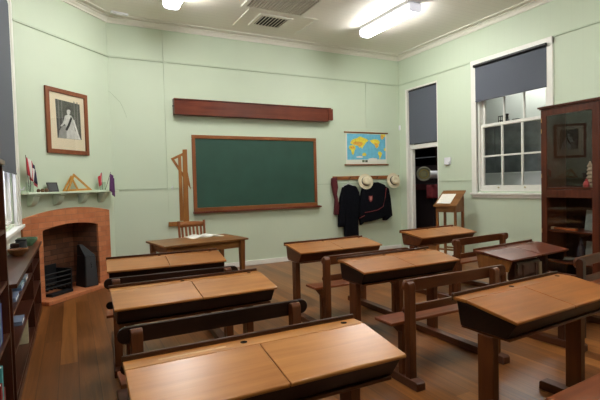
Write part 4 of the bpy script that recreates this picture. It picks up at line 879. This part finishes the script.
# corridor beyond the window
zc_ = on_x(507, 121.5, 7.35).z
t = thing('dark_cupboard', 'long dark cupboard seen through the lower panes of the right window', 'cupboard', (7.35, 4.7, 0))
MB().box(0, .5, -1.9, 1.8, 0, zc_-.03).build('cupboard_body', plain('cupboard_dark', srgb(110, 113, 118), .35, noise=.3, scale=2.0), t); MB().box(-.03, .5, -1.92, 1.82, zc_-.03, zc_).build('cupboard_top', plain('cupboard_edge', srgb(70, 72, 74), .5), t)
for k in range(6): yy = -1.9+3.7*(k+.5)/6; MB().box(-.012, -.0005, yy-.29, yy+.29, .95, zc_-.10).build('cupboard_door', plain('door_dark', srgb(104, 108, 112), .3, noise=.4, scale=3), t)
zg = on_x(515, 172, 7.0).z
t = thing('grey_counter', 'low grey counter outside the lower panes of the right window', 'counter', (7.0, 4.5, 0)); MB().box(0, .3, -1.9, 1.8, 0, zg-.02).build('counter_front', plain('counter_grey', srgb(196, 198, 200), .6), t); MB().box(-.02, .3, -1.9, 1.8, zg-.02, zg).build('counter_top', plain('counter_top_grey', srgb(210, 212, 212), .5), t)
q = on_x(501.5, 120, 7.5)
t = thing('tiny_trestle', 'tiny dark model trestle on top of the cupboard beyond the window', 'model', (7.5, q.y, zc_+.0005))
mb = MB()
for a in (-.045, .045):
    for b in (-.03, .03): mb.box(b-.005, b+.005, a-.005, a+.005, 0, .13)
mb.box(-.035, .035, -.05, .05, .13, .145).box(-.035, .035, -.05, .05, .05, .06).build('trestle_frame', m_black, t)
q = on_x(507, 120, 7.5)
t = thing('small_oil_lamp', 'small dark oil lamp on top of the cupboard beyond the window', 'lamp', (7.5, q.y, zc_+.0005)); MB().lathe([(0, 0), (.05, 0), (.05, .05), (.03, .07), (.022, .13), (.032, .15), (.03, .17), (0, .175)], 16).build('lamp_body', m_black, t)
q = on_x(516, 119, 7.5)
t = thing('small_dark_tray', 'small flat dark tin on top of the cupboard beyond the window', 'tin', (7.5, q.y, zc_+.0005)); MB().box(-.04, .04, -.055, .055, 0, .035).build('tin_body', m_darkgrey, t, bevel=.004); MB().box(-.042, .042, -.057, .057, .0355, .045).build('tin_lid', m_darkgrey, t)
t = thing('corridor_fill_light', 'unseen batten light added to brighten the corridor beyond the right window', 'ceiling light', (8.15, 5.6, 3.90)); MB().box(-.05, .05, -.6, .6, .04, .08).build('batten', m_endcap, t); MB().tube([(0, -.58, .015), (0, .58, .015)], .02, 12).build('tube', emis('corridor_fill_tube', (1, .99, .95, 1), 190), t)  # hidden fixture added to light the pale wall above the cupboard

t = thing('annex_fill_light', 'unseen round ceiling light added to brighten the room beyond the doorway', 'ceiling light', (6.75, 7.45, 3.93))  # lamp added out of sight above the door head to brighten the plaque
MB().lathe([(0, .02), (.10, .02), (.10, .09), (0, .09)], 20).build('light_base', m_endcap, t); MB().lathe([(0, -.03), (.06, -.02), (.09, .019), (0, .0195)], 20).build('globe', emis('globe_glow', (1, .97, .9, 1), 300), t)
# ------------------------------------------------------------------ world (daylight outside the left window)
w = bpy.data.worlds.new('daylight'); scene.world = w; w.use_nodes = True
bg = w.node_tree.nodes['Background']; bg.inputs['Color'].default_value = (.80, .82, 1.0, 1); bg.inputs['Strength'].default_value = 4.0
scene.view_settings.view_transform = 'Standard'; scene.view_settings.look = 'None'; scene.view_settings.gamma = 1
scene.view_settings.exposure = 0.17; scene.view_settings.use_curve_mapping = False
